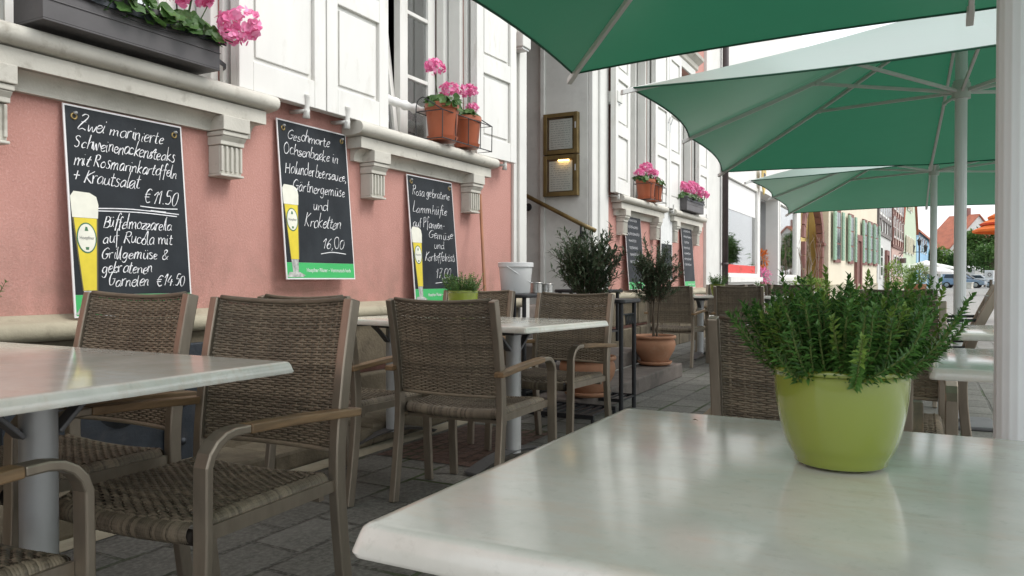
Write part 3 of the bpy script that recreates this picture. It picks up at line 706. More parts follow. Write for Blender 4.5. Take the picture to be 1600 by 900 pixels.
build_house('gabled_house', 'pale green house with a tall plain gable and steep red roof', wp(1409, Z=54), wp(1431, Z=66), 12, 5.0, 12.5, M['house_mint'], M['tile'],
            [(x, z, .9, 1.2) for x in (3.5, 6.3, 9.2) for z in (2.9,)] + [(5, 6.2, .8, 1.2), (7.2, 6.2, .8, 1.2)], gable=True, shut=M['cream'])
build_house('gabled_house', 'light blue house with a dormer beside the pale green gable', wp(1432, Z=68), wp(1452, Z=86), 12, 5.2, 9.2, M['house_blue'], M['tile'],
            [(x, z, 1.0, 1.3) for x in (3, 6.5, 10, 13.5) for z in (1.2, 3.5)])
build_house('town_house', 'white house with bright red roof and chimney at the end of the square', wp(1441, Z=104), wp(1484, Z=100), 10, 5.0, 9.3, M['house_grey'], M['tile'],
            [(.9 + 1.9 * i, z, .9, 1.2) for i in range(2) for z in (1.5, 3.4)], chimney=2.6)
build_house('town_house', 'grey house with orange red roof and a dormer behind the round trees', wp(1494, Z=96), wp(1523, Z=93), 10, 4.6, 8.0, M['house_grey'], M['tile'],
            [(.7 + 1.1 * i, 3.0, .7, 1.1) for i in range(2)], chimney=1.9)
build_house('town_house', 'low house with a red roof closing the square behind the large tree', wp(1542, Z=112), wp(1640, Z=108), 10, 4.4, 7.6, M['cream'], M['tile'],
            [(1.2 + 2.1 * i, z, .9, 1.2) for i in range(4) for z in (1.5,)])
# ================================================================== CHAIRS
def weave(b, P, n_rows, n_cols, amp=.0028, m=0, sub=2, gap=1.12, wid=1.0):
    """horizontal strands woven over upright stakes; P(u,v) -> point, normal"""
    for i in range(n_rows):
        v0 = (i + .5) / n_rows; h = .5 / n_rows * gap
        k = n_cols * sub; V = []
        ph = math.pi * (i % 2) + rng.uniform(-.25, .25); jit = rng.uniform(-.12, .12) / n_rows
        for j in range(k + 1):
            u = j / k
            d = amp * math.cos(math.pi * u * n_cols + ph)
            for (dv, dn) in ((-h, 0), (0, .0022), (h, 0), (0, -.0022)):
                p, nn = P(u, min(max(v0 + jit + dv, 0), 1)); V.append(p + nn * (d + dn))
        F = []
        for j in range(k):
            for c in range(4):
                c2 = (c + 1) % 4; F.append((j * 4 + c, j * 4 + c2, (j + 1) * 4 + c2, (j + 1) * 4 + c))
        b.add(V, F, m)
    return b
# rear post profile (y,z)
POST = [(-.285, 0), (-.262, .16), (-.243, .32), (-.236, .44), (-.243, .56), (-.268, .73), (-.305, .905)]
def post_y(z):
    for (a, c), (d, e) in zip(POST[:-1], POST[1:]):
        if z <= e: return a + (d - a) * (z - c) / (e - c)
    return POST[-1][0]
chair_label0 = 'brown woven cafe armchair'
def make_chair():
    r = empty('cafe_armchair')
    # backrest: woven panel, slightly hollow
    def PB(u, v):
        z = .495 + .40 * v; x = -.232 + .464 * u
        y = post_y(z) + .004 - .022 * (1 - (2 * u - 1) ** 2) * (1) 
        return np.array((x, y, z + .012 * (2 * u - 1) ** 2 * v)), np.array((0, 1, .2))
    b = MB(); weave(b, PB, 58, 22, amp=.0024)
    for k in range(23):
        pts = [PB((k) / 22 * .99 + .005, q / 6)[0] for q in range(7)]
        b.bar(pts, .007, .0022, (1, 0, 0), 0)
    for vv in (0, 1):
        b.tube([PB(u / 12, vv)[0] for u in range(13)], .0075, 8)
    b.build('backrest', [M['wicker'], M['wicker_core']], r, smooth=True)
    # seat
    def PS(u, v):
        x = -.222 + .444 * u; y = -.205 + .43 * v
        z = .440 - .010 * (1 - (2 * u - 1) ** 2) - .012 * max(0, (v - .8) / .2) ** 2
        return np.array((x, y, z)), np.array((0, 0, 1.))
    b = MB(); weave(b, PS, 38, 24, amp=.003)
    for k in range(25):
        b.bar([PS(k / 24 * .99 + .005, q / 4)[0] for q in range(5)], .008, .0022, (1, 0, 0), 0)
    # wrapped rim: little half hoops round front, sides and back
    per = []
    n1 = 64
    def rim(px, py, nx, ny, tz, wd):
        V = []
        for q in range(7):
            a = R(95 - 190 * q / 6); rr = .023
            for e in (-1, 0, 1):
                bul = .0018 if e == 0 else 0
                V.append((px + nx * ((rr + bul) * math.cos(a)) + (-ny) * e * wd * .5, py + ny * ((rr + bul) * math.cos(a)) + nx * e * wd * .5, tz - .022 + (rr + bul) * math.sin(a)))
        F = []
        for q in range(6):
            for e in range(2): F.append((q * 3 + e, q * 3 + e + 1, (q + 1) * 3 + e + 1, (q + 1) * 3 + e))
        b.add(V, F, 0)
    for k in range(n1):
        u = (k + .5) / n1; p = PS(u, 1)[0]; rim(p[0], p[1] + rng.uniform(-.001, .001), 0, 1, p[2], .46 / n1)
        p = PS(u, 0)[0]; rim(p[0], p[1], 0, -1, p[2], .46 / n1)
        p = PS(0, u)[0]; rim(p[0], p[1], -1, 0, p[2], .44 / n1); p = PS(1, u)[0]; rim(p[0], p[1], 1, 0, p[2], .44 / n1)
    for sx in (-1, 1):
        b.tube([(sx * .222, -.205, .409), (sx * .222, .225, .397)], .018, 8, 1)
    b.tube([(-.222, .225, .396), (.222, .225, .396)], .018, 8, 1); b.tube([(-.222, -.205, .408), (.222, -.205, .408)], .018, 8, 1)
    b.build('seat', [M['wicker'], M['wicker_core']], r, smooth=True)
    for sx in (-1, 1):
        x = sx * .250
        q = MB(); q.bar(smooth_path([(x, y, z) for y, z in POST], 5), .030, .040, (1, 0, 0)); q.build('rear_leg', M['alu'], r, bevel=.004)
        xa = sx * .268
        path = [(xa, .262, 0), (xa, .250, .20), (xa, .243, .40), (xa, .243, .49)] + [(xa, .163 + .08 * math.cos(R(a)), .545 + .078 * math.sin(R(a))) for a in (10, 30, 50, 70, 90)] + [(xa, .12, .622)]
        q = MB(); q.bar(path, .042, .020, (1, 0, 0)); q.build('front_leg', M['alu'], r, bevel=.004)
        q = MB(); q.bar([(xa, .1195, .622), (xa, -.05, .614), (xa, -.295, .596)], .044, .022, (1, 0, 0)); q.build('armrest', M['armwood'], r, bevel=.004)
        for zz in (.405,):
            q = MB(); q.box(min(sx * .243, sx * .254), max(sx * .243, sx * .254), -.225, .232, zz - .016, zz + .016); q.build('seat_rail', M['alu'], r)
    for yy in (-.18, .19): q = MB(); q.box(-.242, .242, yy - .01, yy + .01, .372, .388); q.build('cross_rail', M['alu'], r)
    return r
chair0 = make_chair(); used = [False]
def chair(x, y, deg, label, group=None):
    o = chair0 if not used[0] else copy_tree(chair0); used[0] = True
    o.location = (x, y, .006); o.rotation_euler = (0, 0, R(deg)); tag(o, label, 'chair', group); return o
G1 = 'woven armchairs around the cafe tables'
CH = [
 (-1.633, 1.364, 183, 'brown woven armchair at the right end of the left table, wooden arm nearest us', 1.0),
 (-2.275, 1.35, 180, 'brown woven armchair behind the left marble table in front of the steak chalkboard', 1.01),
 (-1.675, .66, 2, 'brown woven armchair cut off by the lower left corner, one arm showing', 1.0),
 (-1.755, 2.955, 1, 'brown woven armchair seen from behind, before the middle table with the small green pot', .968),
 (-2.36, 2.82, -3, 'brown woven armchair half hidden behind the front one, under the ox cheek chalkboard', .98),
 (-1.855, 3.955, 175, 'brown woven armchair on the far right side of the middle table, beside the terracotta pot', .965),
 (-2.575, 4.08, 180, 'brown woven armchair beyond the middle table, mostly hidden behind the small green pot', .975),
 (-.27, 2.45, 0, 'brown woven armchair with its back turned right behind the large lime green pot', .945),
 (-2.41, 8.50, -3, 'dark brown armchair behind the potted oleander on the step, near the pink wall', .97),
 (-2.25, 10.0, 182, 'woven armchair on the far side of the distant table with the little green pot', .97),
 (-1.75, 8.78, 2, 'dark brown armchair left above the lime green pot foliage, back turned to us', .97),
 (-1.45, 10.1, 180, 'woven armchair beyond the distant table, right of the little green pot', .97),
 (-2.25, 11.15, 0, 'woven armchair at the farthest wall table in front of the shop window', .97),
 (-1.60, 11.1, 0, 'woven armchair at the farthest wall table, right one in front of the planters', .97),
 (-.15, 6.8, 0, 'dark brown armchair behind the big plant, left of the two white far poles', .97),
 (-.16, 3.30, 180, 'dark woven armchair with grey post just right of the big plant tips', .96),
 (.62, 3.30, 178, 'woven armchair under the white side table, only seat and legs seen beside the near pole', .97),
]
for c in CH:
    o = chair(c[0], c[1], c[2], c[3], G1); o.scale = (1.0 if c[4] > .965 else .965, c[4], c[4])
# slatted metal chair seen sideways at the right
r = basis(empty('slatted_chair', (-.02, 4.75, 0), R(88))); tag(r, 'grey chair with leaning wooden back post and three dark rails against the bright square', 'chair')
for sx in (-.24, .24):
    q = MB(); q.bar(smooth_path([(sx, -.26, 0), (sx, -.22, .42), (sx, -.27, .68), (sx, -.38, .93)], 5), .035, .045, (1, 0, 0)); q.build('rear_leg', M['alu'], r, bevel=.005)
    q = MB(); q.bar([(sx, .24, 0), (sx, .23, .62)], .035, .03, (1, 0, 0)); q.build('front_leg', M['alu'], r, bevel=.004)
    q = MB()
    for z in (.62, .69, .76): q.tube([(sx, .25, z - .02), (sx, -.245 - (z - .6) * .3, z)], .008, 8)
    q.build('arm_rail', M['black_metal'], r)
q = MB()
for k in range(7): q.box(-.23, .23, -.2 + k * .065, -.15 + k * .065, .42, .44)
q.build('seat', M['armwood'], r, bevel=.003)
q = MB()
for k in range(4): z = .55 + k * .09; q.box(-.225, .225, -.25 - k * .03, -.235 - k * .03, z, z + .06)
q.build('backrest', M['alu'], r, bevel=.003)

# ================================================================== TABLES
def tabletop(L, Wd, parent, z=.765, th=.029):
    def ring(inset, zz, rad):
        P = []; x, y = L / 2 - inset, Wd / 2 - inset; rad = max(rad - inset * .5, .004)
        for cx, cy, a0 in ((x - rad, y - rad, 0), (-x + rad, y - rad, 90), (-x + rad, -y + rad, 180), (x - rad, -y + rad, 270)):
            for k in range(6):
                a = R(a0 + 90 * k / 5); P.append((cx + rad * math.cos(a), cy + rad * math.sin(a), zz))
        return P
    rings = [ring(.05, z - th + .006, .018), ring(.012, z - th + .004, .017), ring(.002, z - th, .016), ring(0, z - th + .004, .016), ring(.0065, z - .009, .014), ring(.009, z - .004, .014), ring(.0135, z - .001, .014), ring(.021, z, .013)]
    n = 24; b = MB(); V = [p for r_ in rings for p in r_]; F = []
    for i in range(len(rings) - 1):
        for j in range(n): F.append((i * n + j, i * n + (j + 1) % n, (i + 1) * n + (j + 1) % n, (i + 1) * n + j))
    F.append(tuple((len(rings) - 1) * n + j for j in range(n))); F.append(tuple(range(n - 1, -1, -1)))
    b.add(V, F); return b.build('tabletop', M['marble'], parent, auto=50)
G2 = 'marble topped cafe tables'
def table(x, y, deg, L, Wd, label, cols, z=.765):
    r = basis(empty('cafe_table', (x, y, .0045), R(deg))); tag(r, label, 'table', G2); tabletop(L, Wd, r, z)
    zb = z - .03
    for cx in cols:
        q = MB(); q.tube([(cx, 0, .06), (cx, 0, zb - .03)], .040, 20); q.build('column', M['steel'], r, smooth=False, auto=40)
        q = MB(); q.box(cx - .075, cx + .075, -.09, .09, zb - .036, zb - .014); q.box(cx - .05, cx + .05, -Wd / 2 + .09, Wd / 2 - .09, zb - .014, zb + .001)
        for s in (-1, 1): q.bar(smooth_path([(cx, s * .04, zb - .12), (cx, s * .10, zb - .06), (cx, s * .15, zb - .02)], 4), .04, .012, (1, 0, 0))
        q.build('bracket', M['footmetal'], r, bevel=.003)
        q = MB(); h = Wd / 2 - .03
        pts = [(cx, -h, .012), (cx, -h * .75, .035), (cx, -h * .4, .06), (cx, 0, .07), (cx, h * .4, .06), (cx, h * .75, .035), (cx, h, .012)]
        q.sweep(smooth_path(pts, 4), [(-.045, -.008), (-.02, .010), (.02, .010), (.045, -.008)], (1, 0, 0)); q.build('foot', M['footmetal'], r, bevel=.003)
    return r
table(-2.19, 1.045, 0, 1.60, .82, 'left marble table by the pink wall reflecting the chalkboard', (.40, -.45), .757)
table(-2.195, 3.59, -10, 1.38, .74, 'middle marble table with the small green pot standing on it', (.33, -.58), .742)
table(.195, .899, 0, 1.30, .727, 'near marble table filling the lower right with the large lime pot', (.35, -.1), .745)
table(.55, 2.49, 0, 1.06, .68, 'white marble table right of the armchair behind the lime pot', (.1,), .745)
table(-1.95, 9.28, 0, 1.3, .70, 'distant marble table holding a tiny green pot near the far chalkboards', (.4, -.4))
table(-1.95, 11.9, 0, 1.2, .70, 'farthest marble table with a low plant in front of the shop', (.4, -.4))
table(.55, 3.92, 0, 1.10, .70, 'marble table beyond the dark armchair, right of the second pole', (-.1,), .745)

# ================================================================== POTTED PLANTS
def leaf_tris(base, d, L, Wd, fold=.25, up=None):
    """folded leaf with a bent tip: 4 triangles"""
    d = np.array(d, float); d /= np.linalg.norm(d) + 1e-9
    up = np.array((0, 0, 1.)) if up is None else np.array(up, float)
    s = np.cross(d, up); k = np.linalg.norm(s)
    if k < 1e-3: s = np.array((1., 0, 0)); k = 1
    s /= k; n = np.cross(s, d); b = np.array(base, float)
    return [b, b + d * L * .45 + s * Wd / 2 + n * fold * Wd, b + d * L * .5 - n * 0, b + d * L * .45 - s * Wd / 2 + n * fold * Wd, b + d * L - n * .10 * L]
LF = [(0, 1, 2), (0, 2, 3), (1, 4, 2), (2, 4, 3)]
def hebe(name_parent, R0, H, nst, seed, leafL=.013, spread=1.0, z0=0, dens=.0062):
    g = np.random.default_rng(seed); lb = MB(); sb = MB(); yb = MB()
    for s in range(nst):
        a = g.uniform(0, 2 * math.pi); q = math.sqrt(g.uniform(0, 1)); rr = R0 * .72 * q
        tilt = R(min(6 + (55 if g.uniform() < .8 else 78) * q * g.uniform(.7, 1.12), 80)) * spread
        aa = a + g.normal(0, .35); L = H * (g.uniform(.55, 1.10) if g.uniform() < .8 else g.uniform(1.0, 1.32)); young = g.uniform() < .22
        p = np.array((rr * math.cos(a), rr * math.sin(a), z0)); d = np.array((math.sin(tilt) * math.cos(aa), math.sin(tilt) * math.sin(aa), math.cos(tilt)))
        pts = [p.copy()]; nseg = 9
        for k in range(nseg):
            d = d + np.array((0, 0, .10)) * (1.0 if tilt > .5 else .3) + g.normal(0, .03, 3); d /= np.linalg.norm(d); p = p + d * L / nseg; pts.append(p.copy())
        sb.tube(pts, [.0011] * (len(pts) - 2) + [.0006, .0003], 4)
        n = int(L / dens); ph = g.uniform(0, 3)
        for k in range(int(n * .18), n):
            t = k / n * nseg; i = min(int(t), nseg - 1); f = t - i; b0 = pts[i] * (1 - f) + pts[i + 1] * f; dd = pts[i + 1] - pts[i]; dd /= np.linalg.norm(dd)
            sd = np.cross(dd, (0.3, .2, 1)); sd /= np.linalg.norm(sd); s2 = np.cross(dd, sd)
            tip = max(0, (k / n - .8) / .2)
            for w_ in (0, math.pi):
                th = ph + k * math.pi / 2 + w_ + g.normal(0, .2)
                o_ = sd * math.cos(th) + s2 * math.sin(th)
                ang = R(58 - 33 * tip + g.normal(0, 8)); ld = o_ * math.sin(ang) + dd * math.cos(ang)
                (yb if young and k > n * .62 else lb).add(leaf_tris(b0, ld, leafL * g.uniform(.65, 1.3) * (1 - .35 * tip), leafL * .40, .2, dd), LF)
    lb.build('foliage', M['hebe'], name_parent); yb.build('young_tips', M['hebe_young'], name_parent); sb.build('stems', M['hebe_stem'], name_parent)
def glazed_pot(x, y, z, rim, h, label, base=.70):
    r = basis(empty('plant_pot', (x, y, z))); tag(r, label, 'plant pot', 'lime green glazed pots')
    b = rim * base
    prof = [(.001, .002), (b * .93, .002), (b * .985, .004), (b * 1.0, .010)]
    for k in range(1, 13):
        t = k / 12; prof.append((b + (rim - b) * math.sin(t * math.pi / 2) ** .66, .010 + (h - .014) * t))
    prof += [(rim * 1.0, h - .008), (rim * 1.018, h - .006), (rim * 1.02, h - .002), (rim * .995, h), (rim * .955, h - .003), (rim * .94, h - .02), (rim * .92, h - .03)]
    q = MB(); q.lathe(prof, 64); q.build('pot', M['pot_green'], r, smooth=True)
    s = MB(); s.lathe([(.0005, h - .018), (rim * .5, h - .014), (rim * .925, h - .02)], 32); s.build('soil', M['soil'], r, smooth=True)
    return r
G3 = 'bushy hebe plants in green pots'
def potted(x, y, z, rim, h, PH, nst, seed, plabel, hlabel, leafL=.013, dens=.0062, spread=1.0):
    glazed_pot(x, y, z, rim, h, plabel)
    r = basis(empty('hebe_plant', (x, y, z + h - .02))); tag(r, hlabel, 'plant', G3)
    hebe(r, rim, PH, nst, seed, leafL, spread, 0, dens)
px, py = wp(1314, Z=.908)
potted(px, py, .7505, .0747, .117, .106, 400, 3, 'large lime green glazed pot on the near marble table', 'bushy dark green plant growing out of the large lime pot', .0118, .0033, 1.0)
potted(-2.17, 3.52, .7475, .082, .158, .10, 130, 5, 'small lime pot on the middle table behind the armchair back', 'low bushy plant in the small lime pot on the middle table', .016, .009, .95)
potted(-2.07, 1.0, .7625, .08, .135, .13, 60, 6, 'lime pot at the far left end of the left table', 'bushy plant whose twig tips show at the left picture edge', .014, .008)
potted(-2.08, 9.0, .766, .085, .14, .13, 70, 8, 'tiny lime pot on the distant table beside the oleander', 'small round plant in the tiny lime pot on the distant table', .022, .014)
potted(-2.05, 11.75, .766, .10, .06, .12, 60, 9, 'shallow green bowl on the farthest table under the shop window', 'low flat plant in the shallow bowl on the farthest table', .025, .016, 1.1)
# a small yellow-brown leaf lying on the near table
b = MB(); fx, fy = wp(1082, Z=1.18); b.add(leaf_tris((fx, fy, .752), (1, .3, .05), .010, .006), LF); o = b.build('fallen_leaf', M['twig']); tag(o, 'tiny dry leaf lying on the near table left of the pot', 'leaf')

def big_pot(x, y, z, label):
    r = basis(empty('terracotta_pot', (x, y, z))); tag(r, label, 'plant pot', 'terracotta pots of the oleanders')
    b = MB(); prof = [(.001, .03), (.12, .03), (.125, .035), (.15, .08), (.185, .14), (.197, .19), (.192, .225), (.178, .245), (.182, .25), (.2, .253), (.203, .27), (.195, .28), (.178, .278), (.172, .25)]
    b.lathe(prof, 40); b.build('pot', M['terracotta'], r, smooth=True)
    b = MB(); b.lathe([(.001, .004), (.135, 0), (.155, .012), (.165, .035), (.158, .036), (.148, .018), (.001, .014)], 36); b.build('saucer', M['terracotta'], r, smooth=True)
    b = MB(); b.lathe([(.001, .262), (.09, .266), (.174, .255)], 24); b.build('soil', M['soil'], r, smooth=True)
def bush(name, x, y, z, zc0, zc1, rad, nbr, seed, label, cat='shrub', group=None, lm='olive', leafL=.062, lw=.0145):
    r = basis(empty(name, (x, y, z))); tag(r, label, cat, group); g = np.random.default_rng(seed)
    st = MB(); lv = MB(); trunk_top = zc0 * .9
    for k in range(3):
        a = k * 2.1; st.tube(smooth_path([(.02 * math.cos(a), .02 * math.sin(a), 0), (.03 * math.cos(a + .5), .03 * math.sin(a + .5), trunk_top * .5), (.04 * math.cos(a), .04 * math.sin(a), trunk_top), (.08 * math.cos(a), .08 * math.sin(a), zc0 + (zc1 - zc0) * .6)], 4), [.011 - .0006 * i for i in range(13)], 6)
    for i in range(nbr):
        a = g.uniform(0, 2 * math.pi); h0 = zc0 + (zc1 - zc0) * g.uniform(-.05, .55)
        el = R(g.uniform(15, 85)); L = rad * g.uniform(.6, 1.12) * (1.0 if el < R(55) else 1.25)
        p = np.array((.04 * math.cos(a), .04 * math.sin(a), h0)); d = np.array((math.cos(a) * math.cos(el), math.sin(a) * math.cos(el), math.sin(el)))
        pts = [p.copy()]
        for k in range(6):
            d = d + np.array((0, 0, .05)) + g.normal(0, .10, 3); d /= np.linalg.norm(d); p = p + d * L / 6; pts.append(p.copy())
        st.tube(pts, [.004, .0036, .0032, .0028, .0024, .002, .0016], 4)
        n = int(L / .0095)
        for k in range(int(n * .15), n + 1):
            t = k / n * 6; q = min(int(t), 5); f = t - q; b0 = pts[q] * (1 - f) + pts[q + 1] * f; dd = pts[q + 1] - pts[q]; dd /= np.linalg.norm(dd)
            o_ = g.normal(0, 1, 3); o_ -= dd * o_.dot(dd); o_ /= np.linalg.norm(o_) + 1e-9
            an = R(g.uniform(25, 65)); ld = o_ * math.sin(an) + dd * math.cos(an)
            lv.add(leaf_tris(b0, ld, leafL * g.uniform(.6, 1.15), lw * g.uniform(.8, 1.2), .25), LF)
    lv.build('foliage', M[lm], r); st.build('stems', M['trunk'], r, smooth=True)
    return r
big_pot(-2.06, 5.0, .150, 'terracotta pot behind the middle table armchair, on the step end')
bush('oleander', -2.06, 5.0, .41, .42, .80, .27, 175, 21, 'tall dark leafy oleander in front of the menu cases', 'shrub', 'potted oleanders by the doorway')
big_pot(-2.24, 7.12, .148, 'terracotta pot standing at the right end of the lower stone step')
bush('oleander', -2.24, 7.12, .41, .34, .90, .24, 150, 22, 'slimmer oleander in the pot on the stone step before the far chalkboards', 'shrub', 'potted oleanders by the doorway')

# geraniums
def geranium(x, y, z, heads, nleaf, spread, seed, label, pet='petal', hr=.055, lr=.032):
    r = basis(empty('geranium', (x, y, z))); tag(r, label, 'flower', 'pink geraniums at the windows'); g = np.random.default_rng(seed)
    lv = MB(); st = MB()
    for i in range(nleaf):
        a = g.uniform(0, 2 * math.pi); q = math.sqrt(g.uniform(0, 1)); c = np.array((spread[0] * q * math.cos(a), spread[1] * q * math.sin(a), g.uniform(0, spread[2]) * (1 - .4 * q)))
        nrm = np.array((math.cos(a) * .6 + .5, math.sin(a) * .6, g.uniform(.2, 1.))) + g.normal(0, .3, 3); nrm /= np.linalg.norm(nrm)
        t = np.cross(nrm, (0, 0, 1.)); t /= np.linalg.norm(t) + 1e-9; bb = np.cross(nrm, t); rr = lr * g.uniform(.6, 1.2)
        V = [c - nrm * rr * .25]; k = 11
        for j in range(k):
            an = 2 * math.pi * j / k; q2 = rr * (1 + .12 * math.cos(5 * an + 1)) * (.55 if j == 0 else 1); V.append(c + t * q2 * math.cos(an) + bb * q2 * math.sin(an) + nrm * rr * g.uniform(-.08, .1))
        lv.add(V, [(0, 1 + j, 1 + (j + 1) % k) for j in range(k)])
        st.tube([tuple(c * np.array((.4, .4, -.2))), tuple(c - nrm * rr * .2)], .0018, 4)
    lv.build('leaves', M['gleaf'], r)
    for (hx, hy, hz, s) in heads:
        fb = MB(); c = np.array((hx, hy, hz)); R_ = hr * s
        for i in range(130):
            d = g.normal(0, 1, 3); d /= np.linalg.norm(d)
            if d[2] < -.55: continue
            p = c + d * R_ * g.uniform(.72, 1.05) * np.array((1, 1, .8)); nn = d + g.normal(0, .45, 3); nn /= np.linalg.norm(nn)
            t = np.cross(nn, (.2, .1, 1)); t /= np.linalg.norm(t); bb = np.cross(nn, t); w_ = R_ * g.uniform(.16, .28)
            V = [p]
            for j in range(6):
                an = j * math.pi / 3 + g.uniform(-.2, .2); V.append(p + (t * math.cos(an) + bb * math.sin(an)) * w_ * g.uniform(.7, 1.15) + nn * w_ * g.uniform(.0, .5))
            fb.add(V, [(0, 1 + j, 1 + (j + 1) % 6) for j in range(6)])
        fb.build('flower_head', M[pet], r)
        st.tube(smooth_path([(hx * .3, hy * .3, 0), (hx * .75, hy * .75, hz * .5), (hx, hy, hz - R_ * .4)], 4), .0028, 5)
    st.build('stems', M['gleaf'], r)
def flower_pot(x, y, z, rim, h, label):
    r = basis(empty('flower_pot', (x, y, z))); tag(r, label, 'plant pot', 'brown flower pots on the window cornices')
    b = MB(); b.lathe([(.001, .01), (rim * .72, .01), (rim * .78, .03), (rim * .93, h * .82), (rim * .94, h * .83), (rim * 1.0, h * .86), (rim * 1.0, h), (rim * .94, h), (rim * .92, h * .9)], 32); b.build('pot', M['plastic_terra'], r, auto=30)
    b = MB(); b.lathe([(.001, 0), (rim * .8, 0), (rim * .9, .03), (rim * .86, .03), (rim * .78, .012)], 28); b.build('saucer', M['plastic_terra'], r, auto=40)
    b = MB(); b.lathe([(.001, h * .92), (rim * .93, h * .9)], 20); b.build('soil', M['soil'], r)
XS = XW + .135
def pot_rack(y0, y1, label):
    r = basis(empty('pot_rack', (XS, (y0 + y1) / 2, 1.953))); tag(r, label, 'pot holder', 'wire pot racks on the cornices')
    h = (y1 - y0) / 2; b = MB(); e = .11; rr = .004
    for z in (.004, .20): b.tube([(-e, -h, z), (e, -h, z), (e, h, z), (-e, h, z), (-e, -h, z)], rr, 6)
    for y in np.linspace(-h, h, 5): b.tube([(e, y, 0), (e + .004, y, .20)], rr, 6)
    for y in (-h, h):
        b.tube(smooth_path([(-e, y, 0), (-e, y, .24), (-e + .05, y, .30), (0, y, .27), (e, y, .20)], 4), rr, 6)
    b.build('wire_frame', M['black_metal'], r)
pot_rack(4.52, 5.22, 'black wire rack holding two brown flower pots on the second window cornice')
flower_pot(XS, 4.69, 1.962, .128, .265, 'larger brown flower pot in the rack on the second window cornice')
flower_pot(XS, 5.03, 1.962, .112, .235, 'smaller brown flower pot right of the larger one on the second cornice')
geranium(XS, 4.69, 2.20, [(.0, -.10, .27, 1.35), (.03, .05, .14, 1.3)], 70, (.15, .15, .10), 31, 'pink geranium with a tall round flower head in the larger brown pot')
geranium(XS, 5.03, 2.18, [(.03, -.03, .21, 1.2), (.02, .05, .10, .85)], 40, (.10, .10, .08), 32, 'smaller pink geranium in the right pot of the second window')
pot_rack(9.22, 9.86, 'black wire rack with two brown pots at the third window')
flower_pot(XS, 9.36, 1.962, .128, .25, 'nearer brown pot on the cornice beyond the grey doorway')
flower_pot(XS, 9.70, 1.962, .118, .24, 'farther brown pot on the cornice beyond the grey doorway')
geranium(XS, 9.36, 2.19, [(0, .0, .17, 1.5), (.05, .12, .12, 1.3), (-.05, -.1, .10, 1.2)], 50, (.16, .16, .1), 33, 'pink geranium in the nearer brown pot of the third window')
geranium(XS, 9.70, 2.18, [(.03, .0, .07, .9)], 40, (.14, .14, .1), 34, 'mostly green geranium in the farther brown pot of the third window')
def window_box(x0, x1, y0, y1, z0, z1, label):
    r = basis(empty('window_box', ((x0 + x1) / 2, (y0 + y1) / 2, z0))); tag(r, label, 'planter', 'window boxes')
    a, c, h = (x1 - x0) / 2, (y1 - y0) / 2, z1 - z0
    b = MB(); t = .008
    b.box(-a, a, -c, c, 0, t); b.box(a - t, a, -c, c, t, h); b.box(-a, -a + t, -c, c, t, h); b.box(-a + t, a - t, -c, -c + t, t, h); b.box(-a + t, a - t, c - t, c, t, h)
    b.box(a, a + .004, -c - .004, c + .004, h * .45, h * .48)
    b.build('trough', M['planter_grey'], r, bevel=.004)
    b = MB(); e = .014
    b.box(a, a + e, -c - e, c + e, h - .02, h + .006); b.box(-a - e, a, -c - e, -c, h - .02, h + .006); b.box(-a - e, a, c, c + e, h - .02, h + .006); b.build('rim', M['planter_grey'], r, bevel=.004)
    b = MB(); b.box(a + .006, a + .012, -c - .01, c + .03, h * .70, h * .82); b.build('holder_strap', M['iron'], r)
    b = MB(); b.box(-a + t, a - t, -c + t, c - t, h - .03, h - .015); b.build('soil', M['soil'], r)
    b = MB(); n = 26
    b.tube([(a + .014, -c + 2 * c * k / n, h * (.95 - .35 * math.sin(math.pi * k / n) - .08 * k / n)) for k in range(n + 1)], .0025, 5); b.build('wire', M['black_metal'], r)
window_box(XW + .04, XW + .235, 1.76, 2.60, 1.962, 2.14, 'long dark grey window box on the first window cornice')
geranium(XW + .17, 2.42, 2.09, [(.06, .02, .20, 1.9), (.13, .24, .10, 1.75), (.03, .08, .40, 1.6), (.10, .13, .30, 1.1), (.13, .20, .03, 1.2)], 150, (.14, .20, .10), 41, 'pink geranium hanging over the right end of the dark window box', lr=.036)
geranium(XW + .17, 2.12, 2.09, [(-.02, -.05, .34, 1.3)], 130, (.13, .22, .12), 42, 'leafy geranium in the middle of the dark window box', lr=.036)
geranium(XW + .10, 1.70, 2.16, [(.02, -.03, .02, .55)], 8, (.04, .04, .05), 43, 'small red flower at the left end of the dark window box', 'petal_red')
window_box(XW + .05, XW + .22, 10.98, 11.95, 1.962, 2.16, 'weathered grey window box on the fourth window cornice')
geranium(XW + .14, 11.22, 2.14, [(.0, -.15, .16, 1.7), (.04, .1, .20, 1.6), (.06, -.02, .12, 1.5)], 90, (.16, .3, .10), 44, 'dense pink geranium in the left half of the weathered window box')
geranium(XW + .14, 11.72, 2.14, [(.05, .0, .16, 1.7), (.08, .2, .12, 1.6), (.04, -.2, .2, 1.5)], 80, (.16, .3, .10), 45, 'dense pink geranium in the right half of the weathered window box')
